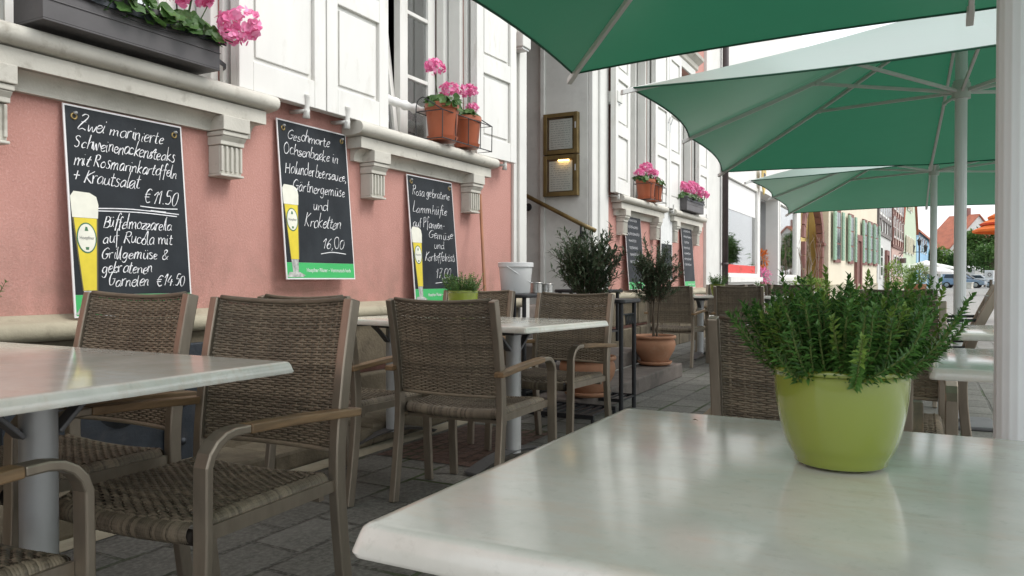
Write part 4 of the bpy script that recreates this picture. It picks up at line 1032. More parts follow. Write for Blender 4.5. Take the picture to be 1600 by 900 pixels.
# ================================================================== UMBRELLAS
def umbrella(x, y, deg, s, ztip, zpk, zhub, label, tilt=(0, 0), far=.035, near=.035):
    r = basis(empty('parasol', (x, y, 0), R(deg))); tag(r, label, 'parasol', 'large green market parasols')
    apex = np.array((0, 0, zpk))
    tips = []
    for k in range(8):
        a = k * math.pi / 4; cx, cy = math.cos(a), math.sin(a); m_ = s / max(abs(cx), abs(cy))
        z = ztip + ((far if k == 2 else near if k == 6 else .035) if k % 2 == 0 else 0) + tilt[0] * cx * m_ + tilt[1] * cy * m_
        tips.append(np.array((cx * m_, cy * m_, z)))
    b = MB(); hem = MB(); nr, nt_ = 10, 10
    for k in range(8):
        A, B = tips[k], tips[(k + 1) % 8]; V = []
        for i in range(nr + 1):
            for j in range(nt_ + 1):
                t = j / nt_; e = A * (1 - t) + B * t; q = i / nr * (1 - .038 * 4 * t * (1 - t) * (i / nr) ** 2)
                p = apex + (e - apex) * q; p[2] -= .05 * math.sin(math.pi * i / nr) * .5 + .03 * 4 * t * (1 - t) * (i / nr)
                V.append(p)
        F = [(i * (nt_ + 1) + j, (i + 1) * (nt_ + 1) + j, (i + 1) * (nt_ + 1) + j + 1, i * (nt_ + 1) + j + 1) for i in range(nr) for j in range(nt_)]
        b.add(V, F); hem.tube([V[nr * (nt_ + 1) + j] for j in range(nt_ + 1)], .0055, 6)
    co = b.build('canopy', M['canopy'], r, smooth=True)
    hem.build('hem', M['hem'], co)
    q = MB(); q.sweep([(0, 0, .0), (0, 0, zpk + .03)], [((.0365, .0365, .0345)[i % 3] * math.cos(2 * math.pi * i / 48), (.0365, .0365, .0345)[i % 3] * math.sin(2 * math.pi * i / 48)) for i in range(48)])
    po = q.build('pole', M['pole'], r, auto=40)
    q = MB(); q.tube([(0, 0, 0.002), (0, 0, .05)], .05, 20); q.obox((0, 0, .018), (.21, 0, 0), (0, .21, 0), (0, 0, .012)); q.build('base', M['footmetal'], r, bevel=.006)
    q = MB(); q.tube([(0, 0, zhub - .05), (0, 0, zhub + .05)], .055, 20); q.tube([(0, 0, zhub + .05), (0, 0, zhub + .07)], .048, 20); q.build('runner', M['rib'], r, auto=40)
    for k in range(8):
        T = tips[k]; d = T - apex; n = np.array((0, 0, -.03))
        a0 = apex + d * .02 + n; a1 = apex + d * 1.0 + np.array((0, 0, -.012)); am = apex + d * .5 + np.array((0, 0, -.055))
        q = MB(); pts = smooth_path([a0, am, a1], 6); side = np.cross(d, (0, 0, 1)); q.bar(pts, .020, .026, side)
        e = d / np.linalg.norm(d)
        q.obox(a1 + e * .01, e * .045, side / np.linalg.norm(side) * .014, np.array((0, 0, .014)))
        rb = q.build('rib', M['rib'], r, bevel=.003)
        q = MB(); q.bar([(T[0] / np.linalg.norm(T[:2]) * .05, T[1] / np.linalg.norm(T[:2]) * .05, zhub), tuple(am + np.array((0, 0, -.01)))], .018, .022, side); q.build('strut', M['rib'], rb, bevel=.003)
        q = MB(); q.lathe([(.001, -.012), (.016, -.012), (.016, .012), (.001, .012)], 10, tuple(am + np.array((0, 0, -.012)))); q.build('joint', M['rib'], rb)
umbrella(.17, 1.85, 0, 1.72, 2.0, 2.72, 2.25, 'nearest green parasol whose thick pale pole stands at the right edge')
umbrella(.23, 5.86, 5, 1.77, 1.99, 2.78, 2.20, 'second green parasol with struts and pole fully in view', (0, 0), -.03)
umbrella(.13, 10.05, 2, 1.77, 1.95, 2.72, 2.2, 'third and farthest green parasol above the cream house', (0, -.02), .035, .095)

# ================================================================== CHALKBOARDS, single-stroke handwriting
GL = {}
def gl(ch, w_, *strokes): GL[ch] = (w_, [[tuple(float(q) for q in p.split(',')) for p in s.split()] for s in strokes])
gl('a', 4.6, '3.9,4.2 2.6,5 .9,3.8 .4,1.6 1.2,.1 2.6,.5 3.7,2.6 3.9,4.6 3.7,1.4 4.4,.1')
gl('b', 4.4, '.9,9.5 .6,5 .5,.4', '.6,2.6 1.8,4.8 3.5,4.3 3.9,2 2.6,.2 .6,.6')
gl('c', 3.8, '3.5,4 2.4,5 .9,4 .4,2 1.3,.2 3.4,.8')
gl('d', 4.7, '3.9,4 2.4,4.9 .8,3.6 .4,1.4 1.4,.1 3,1 4,3.5', '4.2,9.6 4,5 4,1 4.5,.1')
gl('e', 3.9, '.6,2.4 2.4,2.9 3.4,4 2.5,5 1,4.2 .4,2 1.3,.1 3.5,.9')
gl('f', 3.2, '3.6,8.6 2.6,9.8 1.7,8 1.4,4 1.1,-2.6', '.1,4.7 3.1,5')
gl('g', 4.5, '3.8,4.2 2.4,5 .8,3.8 .5,1.6 1.5,.3 3,1.3 3.8,4.6', '3.9,4.8 3.8,0 3,-2.8 1.4,-3.2 .3,-2')
gl('h', 4.6, '.9,9.6 .7,5 .6,0', '.7,2.6 2.2,4.8 3.5,4.2 3.6,1.6 4.2,.1')
gl('i', 2.0, '.8,4.8 .7,1.4 1.5,.1', '1,7 1.15,7.5')
gl('k', 4.4, '.9,9.6 .7,5 .6,0', '3.6,5 1,2.4 3.9,.1')
gl('l', 2.2, '1.1,9.6 .8,5 .8,1 1.7,.1')
gl('m', 7.0, '.5,4.8 .6,0', '.6,2.6 1.8,4.8 2.8,4.3 3,0', '3,2.6 4.3,4.8 5.4,4.2 5.6,1.4 6.4,.1')
gl('n', 4.6, '.5,4.8 .6,0', '.6,2.6 2,4.8 3.3,4.3 3.5,1.4 4.2,.1')
gl('o', 4.3, '2.2,4.9 .8,4 .4,2 1.4,.1 3.2,.6 3.8,2.8 2.8,4.8 2,4.8')
gl('r', 3.5, '.5,4.8 .6,0', '.6,2.4 1.7,4.6 3.2,4.8')
gl('s', 3.6, '3.1,4.4 1.9,5 .9,4.2 1.6,2.9 2.9,2 2.6,.4 1.2,0 .3,.7')
gl('t', 3.2, '1.5,8 1.2,4 1.2,.8 2.2,.1 3,.5', '.1,5.2 2.9,5.5')
gl('u', 4.6, '.6,4.9 .5,1.6 1.4,.1 2.8,1 3.6,4.9', '3.6,4.9 3.6,1.2 4.3,.1')
gl('w', 5.8, '.4,4.9 .9,.8 1.6,.2 2.8,4 3.5,.4 4.4,.6 5.4,4.9')
gl('z', 4.0, '.5,4.7 3.4,4.8 .5,.2 3.6,.4')
for a, u in (('ä', 'a'), ('ö', 'o'), ('ü', 'u')):
    GL[a] = (GL[u][0], GL[u][1] + [[(1.4, 6.4), (1.5, 7.0)], [(3.0, 6.5), (3.1, 7.1)]])
gl('Z', 6.4, '.9,8.2 2.4,9.6 4.8,9.2 4.6,7.2 2.4,4.2 .6,1 1.6,.2 3.4,1 5.6,.2', '1.6,5 4.6,5.2')
gl('S', 5.2, '4.6,8.6 3,9.6 1.2,8.4 1.8,6.2 3.8,4.6 4,1.6 2.2,.1 .4,1.2')
gl('R', 5.6, '1.4,9.2 1,4.6 .7,0', '.4,8.4 2.6,9.7 4.6,8.8 4.2,6 1.2,5 2.6,3.4 5,.1')
gl('K', 5.8, '1.2,9.6 .9,4.6 .7,0', '4.8,9.4 1.2,4.8 5,.1')
gl('B', 5.4, '1.2,9.4 .9,4.6 .6,.1', '.6,9 2.8,9.6 4.2,8 3.6,5.8 1.4,5.2 3.8,4.8 4.8,2.6 3.4,.4 .7,.2')
gl('G', 5.8, '5,8.4 3.4,9.6 1.2,7.6 .4,4 1.6,.6 3.8,.6 4.8,2.6 4.8,4.2', '3,4.2 5.4,4.4')
gl('O', 6.0, '3,9.6 1.2,8 .4,4.4 1.6,.6 3.8,.4 5.4,3.4 5,7.6 3.2,9.6 2.6,9.4')
gl('H', 5.8, '1,9.4 .7,0', '4.8,9.6 4.5,4 4.7,.1', '.8,4.8 4.6,5.2')
gl('L', 4.8, '1.6,9.6 1.2,5 .8,.9 2.4,.2 4.6,.9')
gl('P', 5.2, '1.3,9.4 .9,4.6 .7,0', '.3,8.2 2.6,9.7 4.6,8.6 4.2,5.6 1.2,4.6')
gl('0', 4.4, '2.2,9 .8,7.4 .5,3.4 1.6,.2 3.2,1 3.9,5 3.4,8.4 2.2,9')
gl('1', 3.4, '.3,6.2 2.2,9.2 2,4.6 1.8,0')
gl('4', 4.8, '2.6,9.2 .5,3.6 4.4,3.8', '3.4,6 3,0')
gl('5', 4.4, '3.9,9 1.4,8.8 1,5.4 3,5.6 3.8,3 2.6,.4 .4,.8')
gl('6', 4.4, '3.4,9 1.4,6.4 .5,2.6 1.6,.2 3.4,1 3.6,3.6 2,4.6 .7,2.8')
gl('7', 4.4, '.5,8.8 3.9,9 2.4,4.6 1.6,0', '1,4.6 3.4,4.9')
gl('€', 5.6, '5,8.4 3.2,9.2 1.4,7 1.2,3 2.6,.4 4.8,1', '.2,5.6 4,5.9', '.2,3.8 3.6,4.1')
gl('+', 4.4, '2.1,6.4 2.1,1.2', '.3,3.8 3.9,4')
gl('&', 6, '5,.2 1.6,6.4 2,9 3.6,8.6 3.2,6.4 .8,3 1.2,.6 3.2,.4 5.2,3.6')
gl('.', 1.8, '.7,.1 .9,.5'); gl(',', 2.0, '1,.6 .9,-.6 .4,-1.8'); gl('-', 3.4, '.4,3 3,3.3'); gl(' ', 3.0)
def write_line(b, text, x0, y0, width, h, drop, g, put, pen):
    """quick chalk-marker hand: uneven letters, joined where the hand would not lift"""
    tot = sum(GL[c][0] for c in text); k = width / tot; ky = h / 9.5; x = 0; runs = []; last = None
    wob = g.uniform(-.35, .35); slant = g.uniform(.2, .34)
    for ch in text:
        wd, st = GL[ch]; jy = g.normal(0, .32) + wob * math.sin(x * .25); js = g.uniform(.82, 1.16); jx = g.uniform(.86, 1.1); sl = slant + g.normal(0, .07)
        for si, s in enumerate(st):
            pts = [((px * jx + g.normal(0, .05)) * k + x * k, (py * js + jy + g.normal(0, .06)) * ky) for px, py in s]
            pts = [(px + py * sl, py) for px, py in pts]
            if si == 0 and last is not None and ch.islower() and g.uniform() < .35: runs[-1].extend(pts)
            else: runs.append(pts)
            last = len(runs) - 1 if (si == len(st) - 1 and len(st) == 1 and ch.islower()) else None
        if ch == ' ': last = None
        x += wd * g.uniform(.92, 1.06)
    for pts in runs:
        P = smooth_path([(x0 + px, y0 + py - drop * px, 0) for px, py in pts], 5); n = len(P); V = []; ph = g.uniform(0, 6)
        for i in range(n):
            a = np.array(P[max(i - 1, 0)][:2]); c = np.array(P[min(i + 1, n - 1)][:2]); t = c - a; t /= np.linalg.norm(t) + 1e-9
            press = (.85 + .35 * math.sin(i * .35 + ph) + .3 * (t[1] < -.3)) * g.uniform(.75, 1.15)
            nn = np.array((-t[1], t[0])) * pen * .5 * press; p = np.array(P[i][:2])
            V += [put(*(p + nn), .0), put(*(p - nn), .0)]
        b.add(V, [(2 * i, 2 * i + 2, 2 * i + 3, 2 * i + 1) for i in range(n - 1)])
def text_mesh(txt, size, name, mt, parent, mtx, sx=1.0, align='CENTER'):
    cu = bpy.data.curves.new('lettering_curve', 'FONT'); cu.body = txt; cu.size = size; cu.align_x = align; cu.align_y = 'CENTER'
    to = bpy.data.objects.new('lettering_tmp', cu); C.objects.link(to)
    dg = bpy.context.evaluated_depsgraph_get(); me = bpy.data.meshes.new_from_object(to.evaluated_get(dg))
    bpy.data.objects.remove(to, do_unlink=True); bpy.data.curves.remove(cu)
    me.transform(mtx @ Matrix.Diagonal((sx, 1, 1, 1))); me.materials.clear(); me.materials.append(mt)
    o = bpy.data.objects.new(name, me); C.objects.link(o); o.parent = parent; return o
# board local frame: x = outwards from wall, y = along the wall, z = up; origin at the board's bottom corner
def chalkboard(y0, zb, wd, ht, lines, label, rules, seed, pen=.0036, lean=.085, beer=True, band=True, scribble=None):
    r = empty('chalkboard', (XW + .012 + lean, y0, zb)); r.rotation_euler = (0, -math.asin((lean - .01) / ht), 0); basis(r)
    tag(r, label, 'menu board', 'menu chalkboards on the pink wall'); g = np.random.default_rng(seed)
    b = MB(); b.box(-.006, 0, 0, wd, 0, ht); b.build('board', M['board_white'], r)
    e = .008; bh = .088 if band else 0
    b = MB(); b.box(0, .0012, e, wd - e, e + bh, ht - e); b.build('slate', M['slate'], r)
    put0 = lambda lay: (lambda p, q, a: (lay + a, p, q))
    if band:
        b = MB(); b.box(0, .0012, e, wd - e, e, e + bh - .001); b.build('green_band', M['band_green'], r)
        mt = Matrix(((0, 0, 1, .0024), (1, 0, 0, wd * .60), (0, 1, 0, e + bh * .5), (0, 0, 0, 1)))
        text_mesh('Hoepfner Pilsner – Vommutsch herb', .033, 'band_lettering', M['chalk'], r, mt, .78 * wd / .585)
    if beer:
        k = wd / .585; L0 = .0016
        gx, gb = .074 * k, e + .055   # glass centre, foot
        q = MB(); pr = lambda pts, la, m: q.prism([(gx + p * k, gb + z) for p, z in pts], lambda p, z, a: (la + a, max(p, .004), z), 0, .0004, m)
        # foot and base
        pr([(-.075, -.05), (.055, -.05), (.075, -.04), (.03, -.022), (-.05, -.022)], L0, 2)
        pr([(-.022, -.021), (.022, -.021), (.026, .05), (-.03, .05)], L0 + .0001, 2)
        pr([(-.034, .051), (.034, .051), (.052, .36), (-.062, .36)], L0 + .0002, 0)
        pr([(-.062, .361), (.052, .361), (.058, .42), (.05, .455), (.02, .47), (-.05, .472), (-.066, .45)], L0 + .0002, 1)
        pr([(-.062, .36), (-.056, .36), (-.03, .052), (-.034, .052)], L0 + .0007, 3)
        pr([(.046, .36), (.052, .36), (.034, .052), (.028, .052)], L0 + .0007, 3)
        el = [(-.004 + .044 * math.cos(t), .275 + .066 * math.sin(t)) for t in np.linspace(0, 2 * math.pi, 25)[:-1]]
        pr(el, L0 + .0012, 4)
        el2 = [(-.004 + .039 * math.cos(t), .275 + .060 * math.sin(t)) for t in np.linspace(0, 2 * math.pi, 25)[:-1]]
        pr(el2, L0 + .0017, 1)
        pr([(-.012, .305), (.004, .305), (.0, .322), (-.008, .322)], L0 + .0022, 4); pr([(-.010, .224), (.002, .224), (.004, .236), (-.012, .236)], L0 + .0022, 4)
        go = q.build('beer_glass_print', [M['beer'], M['foam'], M['print_grey'], M['glass_edge'], M['print_green']], r)
        mt = Matrix(((0, 0, 1, L0 + .0032), (1, 0, 0, gx - .004 * k), (0, 1, 0, gb + .275), (0, 0, 0, 1)))
        text_mesh('Hoepfner', .020, 'label_lettering', M['ink'], go, mt, .85)
    b = MB(); pt = lambda p, q, a: (.0035 + a, p, q)
    for (txt, x, z, w_, h, dr) in lines: write_line(b, txt, x * wd, z * ht, w_ * wd, h * ht, dr, g, pt, pen)
    for pts in rules:
        P = smooth_path([(x * wd, z * ht, 0) for x, z in pts], 6); V = []
        for p in P: V += [pt(p[0], p[1] + pen * .6, 0), pt(p[0], p[1] - pen * .6, 0)]
        b.add(V, [(2 * i, 2 * i + 2, 2 * i + 3, 2 * i + 1) for i in range(len(P) - 1)])
    if scribble:
        for i in range(scribble):
            z = ht * (.86 - .085 * i); x = wd * g.uniform(.1, .2); xe = wd * g.uniform(.6, .92); V = []; n = int((xe - x) / .006)
            for k in range(n):
                zz = z + .016 * math.sin(k * 1.9 + g.uniform(-.5, .5)) + g.uniform(-.006, .006); V += [pt(x + k * .006, zz + .004, 0), pt(x + k * .006 + .001, zz - .003, 0)]
            b.add(V, [(2 * q, 2 * q + 2, 2 * q + 3, 2 * q + 1) for q in range(n - 1)])
    b.build('handwriting', M['chalk'], r)
    for yy in (.045, wd - .045):
        b = MB(); b.lathe([(.016, 0), (.015, .004), (.009, .004), (.008, 0)], 14); v = b.v[-1]; b.v[-1] = np.stack([.0012 + v[:, 2], yy + v[:, 0], ht - .05 + v[:, 1]], 1); eo = b.build('eyelet', M['brass'], r, smooth=True)
        b = MB(); b.lathe([(.001, .014), (.006, .012), (.008, .0)], 8); v = b.v[-1]; b.v[-1] = np.stack([.0012 + v[:, 2], yy + v[:, 0] + .006, ht - .035 + v[:, 1]], 1); b.build('screw', M['steel'], eo, smooth=True)
BW, BH = .585, .905
chalkboard(1.965, .805, BW, BH, [
  ('Zwei marinierte', .09, .885, .74, .068, 0), ('Schweinenackensteaks', .06, .80, .86, .068, 0), ('mit Rosmarinkartoffeln', .05, .715, .89, .068, 0),
  ('+ Krautsalat', .03, .635, .56, .07, 0), ('€11.50', .60, .57, .30, .075, 0),
  ('Büffelmozzarella', .25, .43, .60, .066, 0), ('auf Rucola mit', .24, .355, .60, .064, 0), ('Grillgemüse &', .22, .28, .58, .064, 0), ('gebratenen', .22, .21, .42, .060, 0), ('Garnelen  €14.50', .26, .145, .67, .064, 0)],
  'chalkboard with pork steak and buffalo mozzarella dishes behind the left table', [[(.57, .548), (.75, .545), (.91, .55)], [(.66, .53), (.80, .528)], [(.22, .518), (.5, .528), (.92, .522)], [(.22, .506), (.55, .515), (.9, .51)]], 1)
chalkboard(3.175, .965, BW, BH, [
  ('Geschmorte', .12, .885, .62, .07, 0), ('Ochsenbacke in', .06, .785, .80, .075, 0), ('Holunderbeersauce,', .06, .665, .90, .078, 0), ('Gärtnergemüse', .15, .56, .77, .075, 0), ('und', .42, .455, .22, .075, 0), ('Kroketten', .27, .335, .55, .085, 0), ('16,00', .51, .20, .34, .075, 0)],
  'chalkboard with the braised ox cheek dish hanging between the two windows', [[(.49, .165), (.66, .178), (.87, .17)]], 2)
chalkboard(4.405, .80, BW, BH, [
  ('Rosa gebratene', .08, .845, .82, .075, 0), ('Lammhüfte', .06, .71, .76, .078, 0), ('auf Pfannen-', .05, .595, .70, .075, 0), ('Gemüse', .36, .51, .55, .07, 0), ('und', .47, .43, .24, .06, 0), ('Kartoffelrösti', .25, .33, .70, .07, 0), ('17,00', .46, .19, .34, .08, 0)],
  'chalkboard with the lamb dish below the second window cornice', [[(.45, .15), (.7, .16)]], 3)
chalkboard(8.86, .83, .60, 1.0, [], 'far chalkboard below the third window behind the oleander', [], 4, scribble=7, beer=False)
chalkboard(11.35, .83, .60, 1.0, [], 'far chalkboard below the fourth window near the downpipe', [], 5, scribble=7, beer=False)
r = basis(empty('paper_notice', (XW + .05, 10.25, .95))); tag(r, 'pale notice sheet on the pink wall between the two far chalkboards', 'notice')
b = MB(); b.box(0, .008, 0, .55, 0, .98); b.build('sheet', M['curtain'], r); b = MB(); b.box(.008, .010, .03, .52, .03, .5); b.build('dark_print', M['slate'], r)

# menu cases on the door jamb
for k, (z, lb) in enumerate(((2.335, 'upper bronze menu case on the grey door jamb'), (1.875, 'lower bronze menu case on the grey jamb, warmly lit inside'))):
    cx0, cx1 = XW - .50, XW - .10
    r = basis(empty('menu_case', ((cx0 + cx1) / 2, 7.776, z))); tag(r, lb, 'menu case', 'bronze menu cases on the door jamb')
    h, w_ = .45, .205; b = MB(); t = .045
    b.box(-w_, w_, -.03, -.002, 0, h); b.box(-w_, -w_ + t, -.075, -.031, 0, h); b.box(w_ - t, w_, -.075, -.031, 0, h); b.box(-w_ + t, w_ - t, -.075, -.031, 0, t); b.box(-w_ + t, w_ - t, -.075, -.031, h - t, h)
    b.build('case', M['bronze'], r, bevel=.004)
    b = MB(); b.box(-w_ + t + .01, w_ - t - .03, -.034, -.0315, t + .015, h - t - .015); pg = b.build('menu_page', M['paper'], r)
    b = MB(); g = np.random.default_rng(60 + k)
    for i in range(12):
        zz = h - t - .045 - i * .025; x = -w_ + t + .03
        while x < w_ - t - .07:
            L = g.uniform(.01, .045); b.box(x, min(x + L, w_ - t - .055), -.0352, -.0346, zz, zz + .0032); x += L + g.uniform(.006, .015)
    b.build('print', M['ink'], pg)
    b = MB(); b.box(-w_ + t, w_ - t, -.066, -.064, t, h - t); b.build('glass_door', M['glass_clear'], r)
    b = MB(); b.box(w_ - .028, w_ - .014, -.085, -.076, h * .6, h * .75); b.build('lock', M['steel'], r)
    if k == 1:
        m, t_, p, o = nodes('case_lamp_glow'); p.inputs['Emission Color'].default_value = (1, .6, .2, 1); p.inputs['Emission Strength'].default_value = 6
        b = MB(); b.tube([(-.03, -.055, h - t - .012), (.10, -.055, h - t - .012)], .007, 8); b.build('lamp', m, r)
    else:
        pass
# ================================================================== SERVICE STANDS by the steps
def stand(x, y, z, a, c, h, label, hooks=False, mid=None):
    r = basis(empty('metal_stand', (x, y, z))); tag(r, label, 'stand', 'black metal stands by the steps')
    b = MB(); b.prism([(a - .04 + .04 * math.cos(R(t)), c - .04 + .04 * math.sin(R(t))) for t in range(0, 91, 15)] + [(-a + .04 + .04 * math.cos(R(t)), c - .04 + .04 * math.sin(R(t))) for t in range(90, 181, 15)] + [(-a + .04 + .04 * math.cos(R(t)), -c + .04 + .04 * math.sin(R(t))) for t in range(180, 271, 15)] + [(a - .04 + .04 * math.cos(R(t)), -c + .04 + .04 * math.sin(R(t))) for t in range(270, 361, 15)],
        lambda p, q, k: (p, q, k), h - .028, h)
    b.build('top', M['black_metal'], r, bevel=.008)
    for sx in (-1, 1):
        for sy in (-1, 1):
            q = MB(); q.tube([(sx * (a - .04), sy * (c - .06), 0), (sx * (a - .04), sy * (c - .06), h - .028)], .0165, 10); q.build('leg', M['black_metal'], r, auto=40)
    q = MB(); e = a - .04; f = c - .06
    for zz in ([.09] if mid is None else [.09, mid]):
        q.box(-e, e, -f - .012, -f + .012, zz - .012, zz + .012); q.box(-e, e, f - .012, f + .012, zz - .012, zz + .012)
        n = int(2 * e / .055)
        for k in range(n + 1): q.box(-e + 2 * e * k / n - .009, -e + 2 * e * k / n + .009, -f + .013, f - .013, zz - .006, zz + .006)
    q.build('slatted_shelf', M['black_metal'], r)
    if hooks:
        q = MB()
        q.tube([(e, -f, h - .11), (e, f, h - .11)], .006, 6)
        for k in range(5):
            yy = -f + .08 + k * .035; q.tube(smooth_path([(e, yy, h - .11), (e + .01, yy - .012, h - .15), (e + .01, yy, h - .185), (e + .01, yy + .014, h - .15), (e, yy + .02, h - .11)], 3), .004, 5)
        q.build('scroll_ornament', M['black_metal'], r)
    return r
stand(-2.12, 5.36, .004, .27, .20, .815, 'black metal stand with two slim legs beside the terracotta pot', True)
stand(-2.55, 6.22, .425, .26, .18, .45, 'smaller black stand on the upper steps behind the front stand')
stand(-2.85, 5.48, .004, .23, .34, .845, 'black stand against the wall carrying the white bucket')
r = basis(empty('plant_rack', (-2.06, 4.62, .004))); tag(r, 'low black slatted metal rack on the paving in front of the pot', 'rack')
b = MB(); 
for k in range(9): b.box(-.24 + k * .058, -.215 + k * .058, -.18, .18, .10, .112)
b.build('slats', M['black_metal'], r)
for yy in (-.194, .194): b = MB(); b.box(-.26, .28, yy - .011, yy + .011, .09, .118); b.build('frame_bar', M['black_metal'], r)
for sx in (-.25, .27):
    for sy in (-.19, .19): q = MB(); q.tube([(sx, sy, 0), (sx, sy, .0895)], .012, 8); q.build('leg', M['black_metal'], r)

r = basis(empty('bucket', (-2.86, 5.44, .850))); tag(r, 'white plastic bucket with a wire handle on the stand by the pink wall', 'bucket')
b = MB(); b.lathe([(.001, .001), (.108, .001), (.114, .01), (.134, .21), (.143, .212), (.143, .245), (.137, .247), (.130, .235), (.112, .02), (.001, .015)], 40); b.build('shell', M['bucket'], r, auto=35)
b = MB(); b.tube(smooth_path([(.0, -.145, .215), (.06, -.12, .17), (.12, -.02, .10), (.10, .10, .085), (.02, .15, .11), (-.01, .147, .20)], 5), .0035, 6); b.build('handle', M['bucket'], r, smooth=True)
for (x, y, hh, nm) in ((-2.80, 5.70, .085, 'tin can on the bucket stand, nearer one'), (-2.74, 5.78, .075, 'tin can behind the nearer can on the bucket stand')):
    b = MB(); b.lathe([(.001, 0), (.05, 0), (.051, .004)] + [(.05 - .0012 * (k % 2), .008 + k * (hh - .016) / 12) for k in range(13)] + [(.051, hh - .003), (.049, hh), (.047, hh - .01), (.001, hh - .012)], 28)
    o = b.build('tin_can', M['tin'], auto=40); o.location = (x, y, .851); tag(o, nm, 'can')
b = MB(); b.box(-.15, .15, -.20, .20, 0, .10); o = b.build('stone_block', M['plinth_cap'], bevel=.012); o.location = (-2.84, 5.62, .68 - .56 + .0); o.location = (-2.85, 5.48, .112); tag(o, 'pale stone block on the lower shelf of the bucket stand', 'stone')
r = basis(empty('serving_tray', (-2.20, 5.40, .823), R(15))); tag(r, 'flat orange brown tray lying on the black stand below the oleander', 'tray')
b = MB(); b.box(-.14, .14, -.17, .17, 0, .008); b.build('base', M['terracotta'], r, bevel=.002); b = MB()
b.box(.141, .155, -.185, .185, 0, .026); b.box(-.155, -.141, -.185, .185, 0, .026); b.box(-.14, .14, .171, .185, 0, .026); b.box(-.14, .14, -.185, -.171, 0, .026); b.build('rim', M['terracotta'], r, bevel=.003)
r = basis(empty('broom', (-2.80, 4.92, .004))); tag(r, 'broom with a reddish wooden handle leaning on the pink wall', 'broom')
b = MB(); b.tube([(.0, .0, .10), (-.33, .42, 1.64)], .0125, 10); b.build('handle', M['handle_wood'], r, smooth=True)
b = MB(); b.obox((0, 0, .085), (.03, 0, 0), (0, .17, 0), (0, 0, .02)); b.build('head', M['handle_wood'], r, bevel=.005)
b = MB()
for k in range(160): x_, y_ = rng.uniform(-.025, .025), rng.uniform(-.165, .165); b.tube([(x_, y_, .066), (x_ * 1.3, y_ * 1.08, .0)], .002, 4)
b.build('bristles', M['twig'], r)

# ================================================================== things before and inside the shop
def clump(name, loc, size, n, seed, label, cat, lm, ll=.08, pot=None, group=None):
    r = basis(empty(name, loc)); tag(r, label, cat, group); g = np.random.default_rng(seed); lv = MB(); sx, sy, sz = size
    base = pot[1] if pot else 0
    for i in range(n):
        d = g.normal(0, 1, 3); d /= np.linalg.norm(d); q = g.uniform(.3, 1) ** .5
        wob = 1 + .22 * math.sin(3 * d[0] * 2 + seed) * math.cos(4 * d[2] + d[1] * 3)
        p = np.array((sx * d[0] * q * wob, sy * d[1] * q * wob, base + sz + sz * d[2] * q * wob)); dd = d + g.normal(0, .6, 3)
        lv.add(leaf_tris(p, dd, ll * g.uniform(.6, 1.3), ll * .4, .2), LF)
    lv.build('foliage', M[lm], r)
    st = MB(); st.tube([(0, 0, base * .7), (0, 0, base + sz * .9)], [.02 * max(1, sz), .01 * max(1, sz)], 6); st.build('stem', M['trunk'], r)
    if pot:
        b = MB(); pr, ph = pot; b.lathe([(.001, .005), (pr * .7, 0), (pr * .95, ph * .8), (pr, ph * .82), (pr, ph), (pr * .9, ph), (pr * .85, ph * .9), (.001, ph * .88)], 20); b.build('pot', M[pot[2] if len(pot) > 2 else 'terracotta'] if False else M['terracotta'], r, auto=40)
    return r
clump('shop_plant', (-3.42, 15.9, .96), (.14, .4, .16), 260, 71, 'green plant standing inside the first shop window', 'plant', 'tree_leaf2', .12)
clump('shop_plant', (-3.46, 17.0, .96), (.16, .42, .42), 420, 72, 'taller green plant inside the first shop window on the right', 'plant', 'tree_leaf', .14)
for i, (y, z, lm, sd_) in enumerate(((19.5, .3, 'gleaf', 1), (19.8, .75, 'petal', 2), (20.0, .4, 'petal_red', 3), (20.1, 1.2, 'orange_f', 4))):
    clump('flower_bunch', (-3.4 - .05 * i, y, z), (.16, .22, .24), 170, 80 + i, ['leafy bunch low in the shop entrance', 'pink flower bunch in the shop entrance', 'dark red flower bunch in the shop entrance', 'upper orange flower bunch in the shop entrance'][i], 'flowers', lm, .11)
clump('shop_plant', (-3.5, 22.6, .98), (.2, .7, .5), 420, 76, 'green plant inside the last shop window', 'plant', 'tree_leaf2', .15)
# climbing twigs and planters between shop and arch
r = basis(empty('climbing_shrub', (-2.95, 24.3, 0))); tag(r, 'bare climbing twigs on the wall between shop and yellow arch', 'shrub'); b = MB(); g = np.random.default_rng(5)
for k in range(13):
    p = np.array((g.uniform(-.15, .15), g.uniform(-.3, .25), .1)); pts = [tuple(p)]
    for i in range(7): p = p + np.array((g.normal(0, .06), g.normal(0, .10), g.uniform(.2, .42))); pts.append(tuple(p))
    b.tube(pts, [.016, .015, .013, .011, .009, .008, .006, .004], 5)
b.build('branches', M['twig'], r)
clump('planter_shrub', (-2.75, 21.5, 0), (.3, .35, .22), 420, 77, 'leafy shrub in a tub in front of the last shop window', 'shrub', 'lime_leaf', .12, (.28, .5))
clump('planter_shrub', (-2.6, 23.6, 0), (.32, .4, .2), 420, 78, 'second leafy shrub in a tub by the bare twigs', 'shrub', 'lime_leaf', .12, (.3, .55))
x_, y_ = wp(1396, Z=40); clump('planter_shrub', (x_, y_, 0), (.75, .75, .75), 900, 79, 'yellow green shrub before the half-timbered houses, left of the far planter', 'shrub', 'lime_leaf', .18, (.4, .35))
x_, y_ = wp(1437, Z=48); clump('planter_shrub', (x_, y_, 0), (.55, .55, .62), 900, 80, 'round yellow green shrub in a terracotta tub on the square', 'shrub', 'lime_leaf', .16, (.42, .62))
x_, y_ = wp(1418, Z=56); clump('planter_shrub', (x_, y_, 0), (.6, .6, .7), 500, 82, 'grey green shrub under the white parasol on the square', 'shrub', 'tree_leaf', .18, (.4, .4))

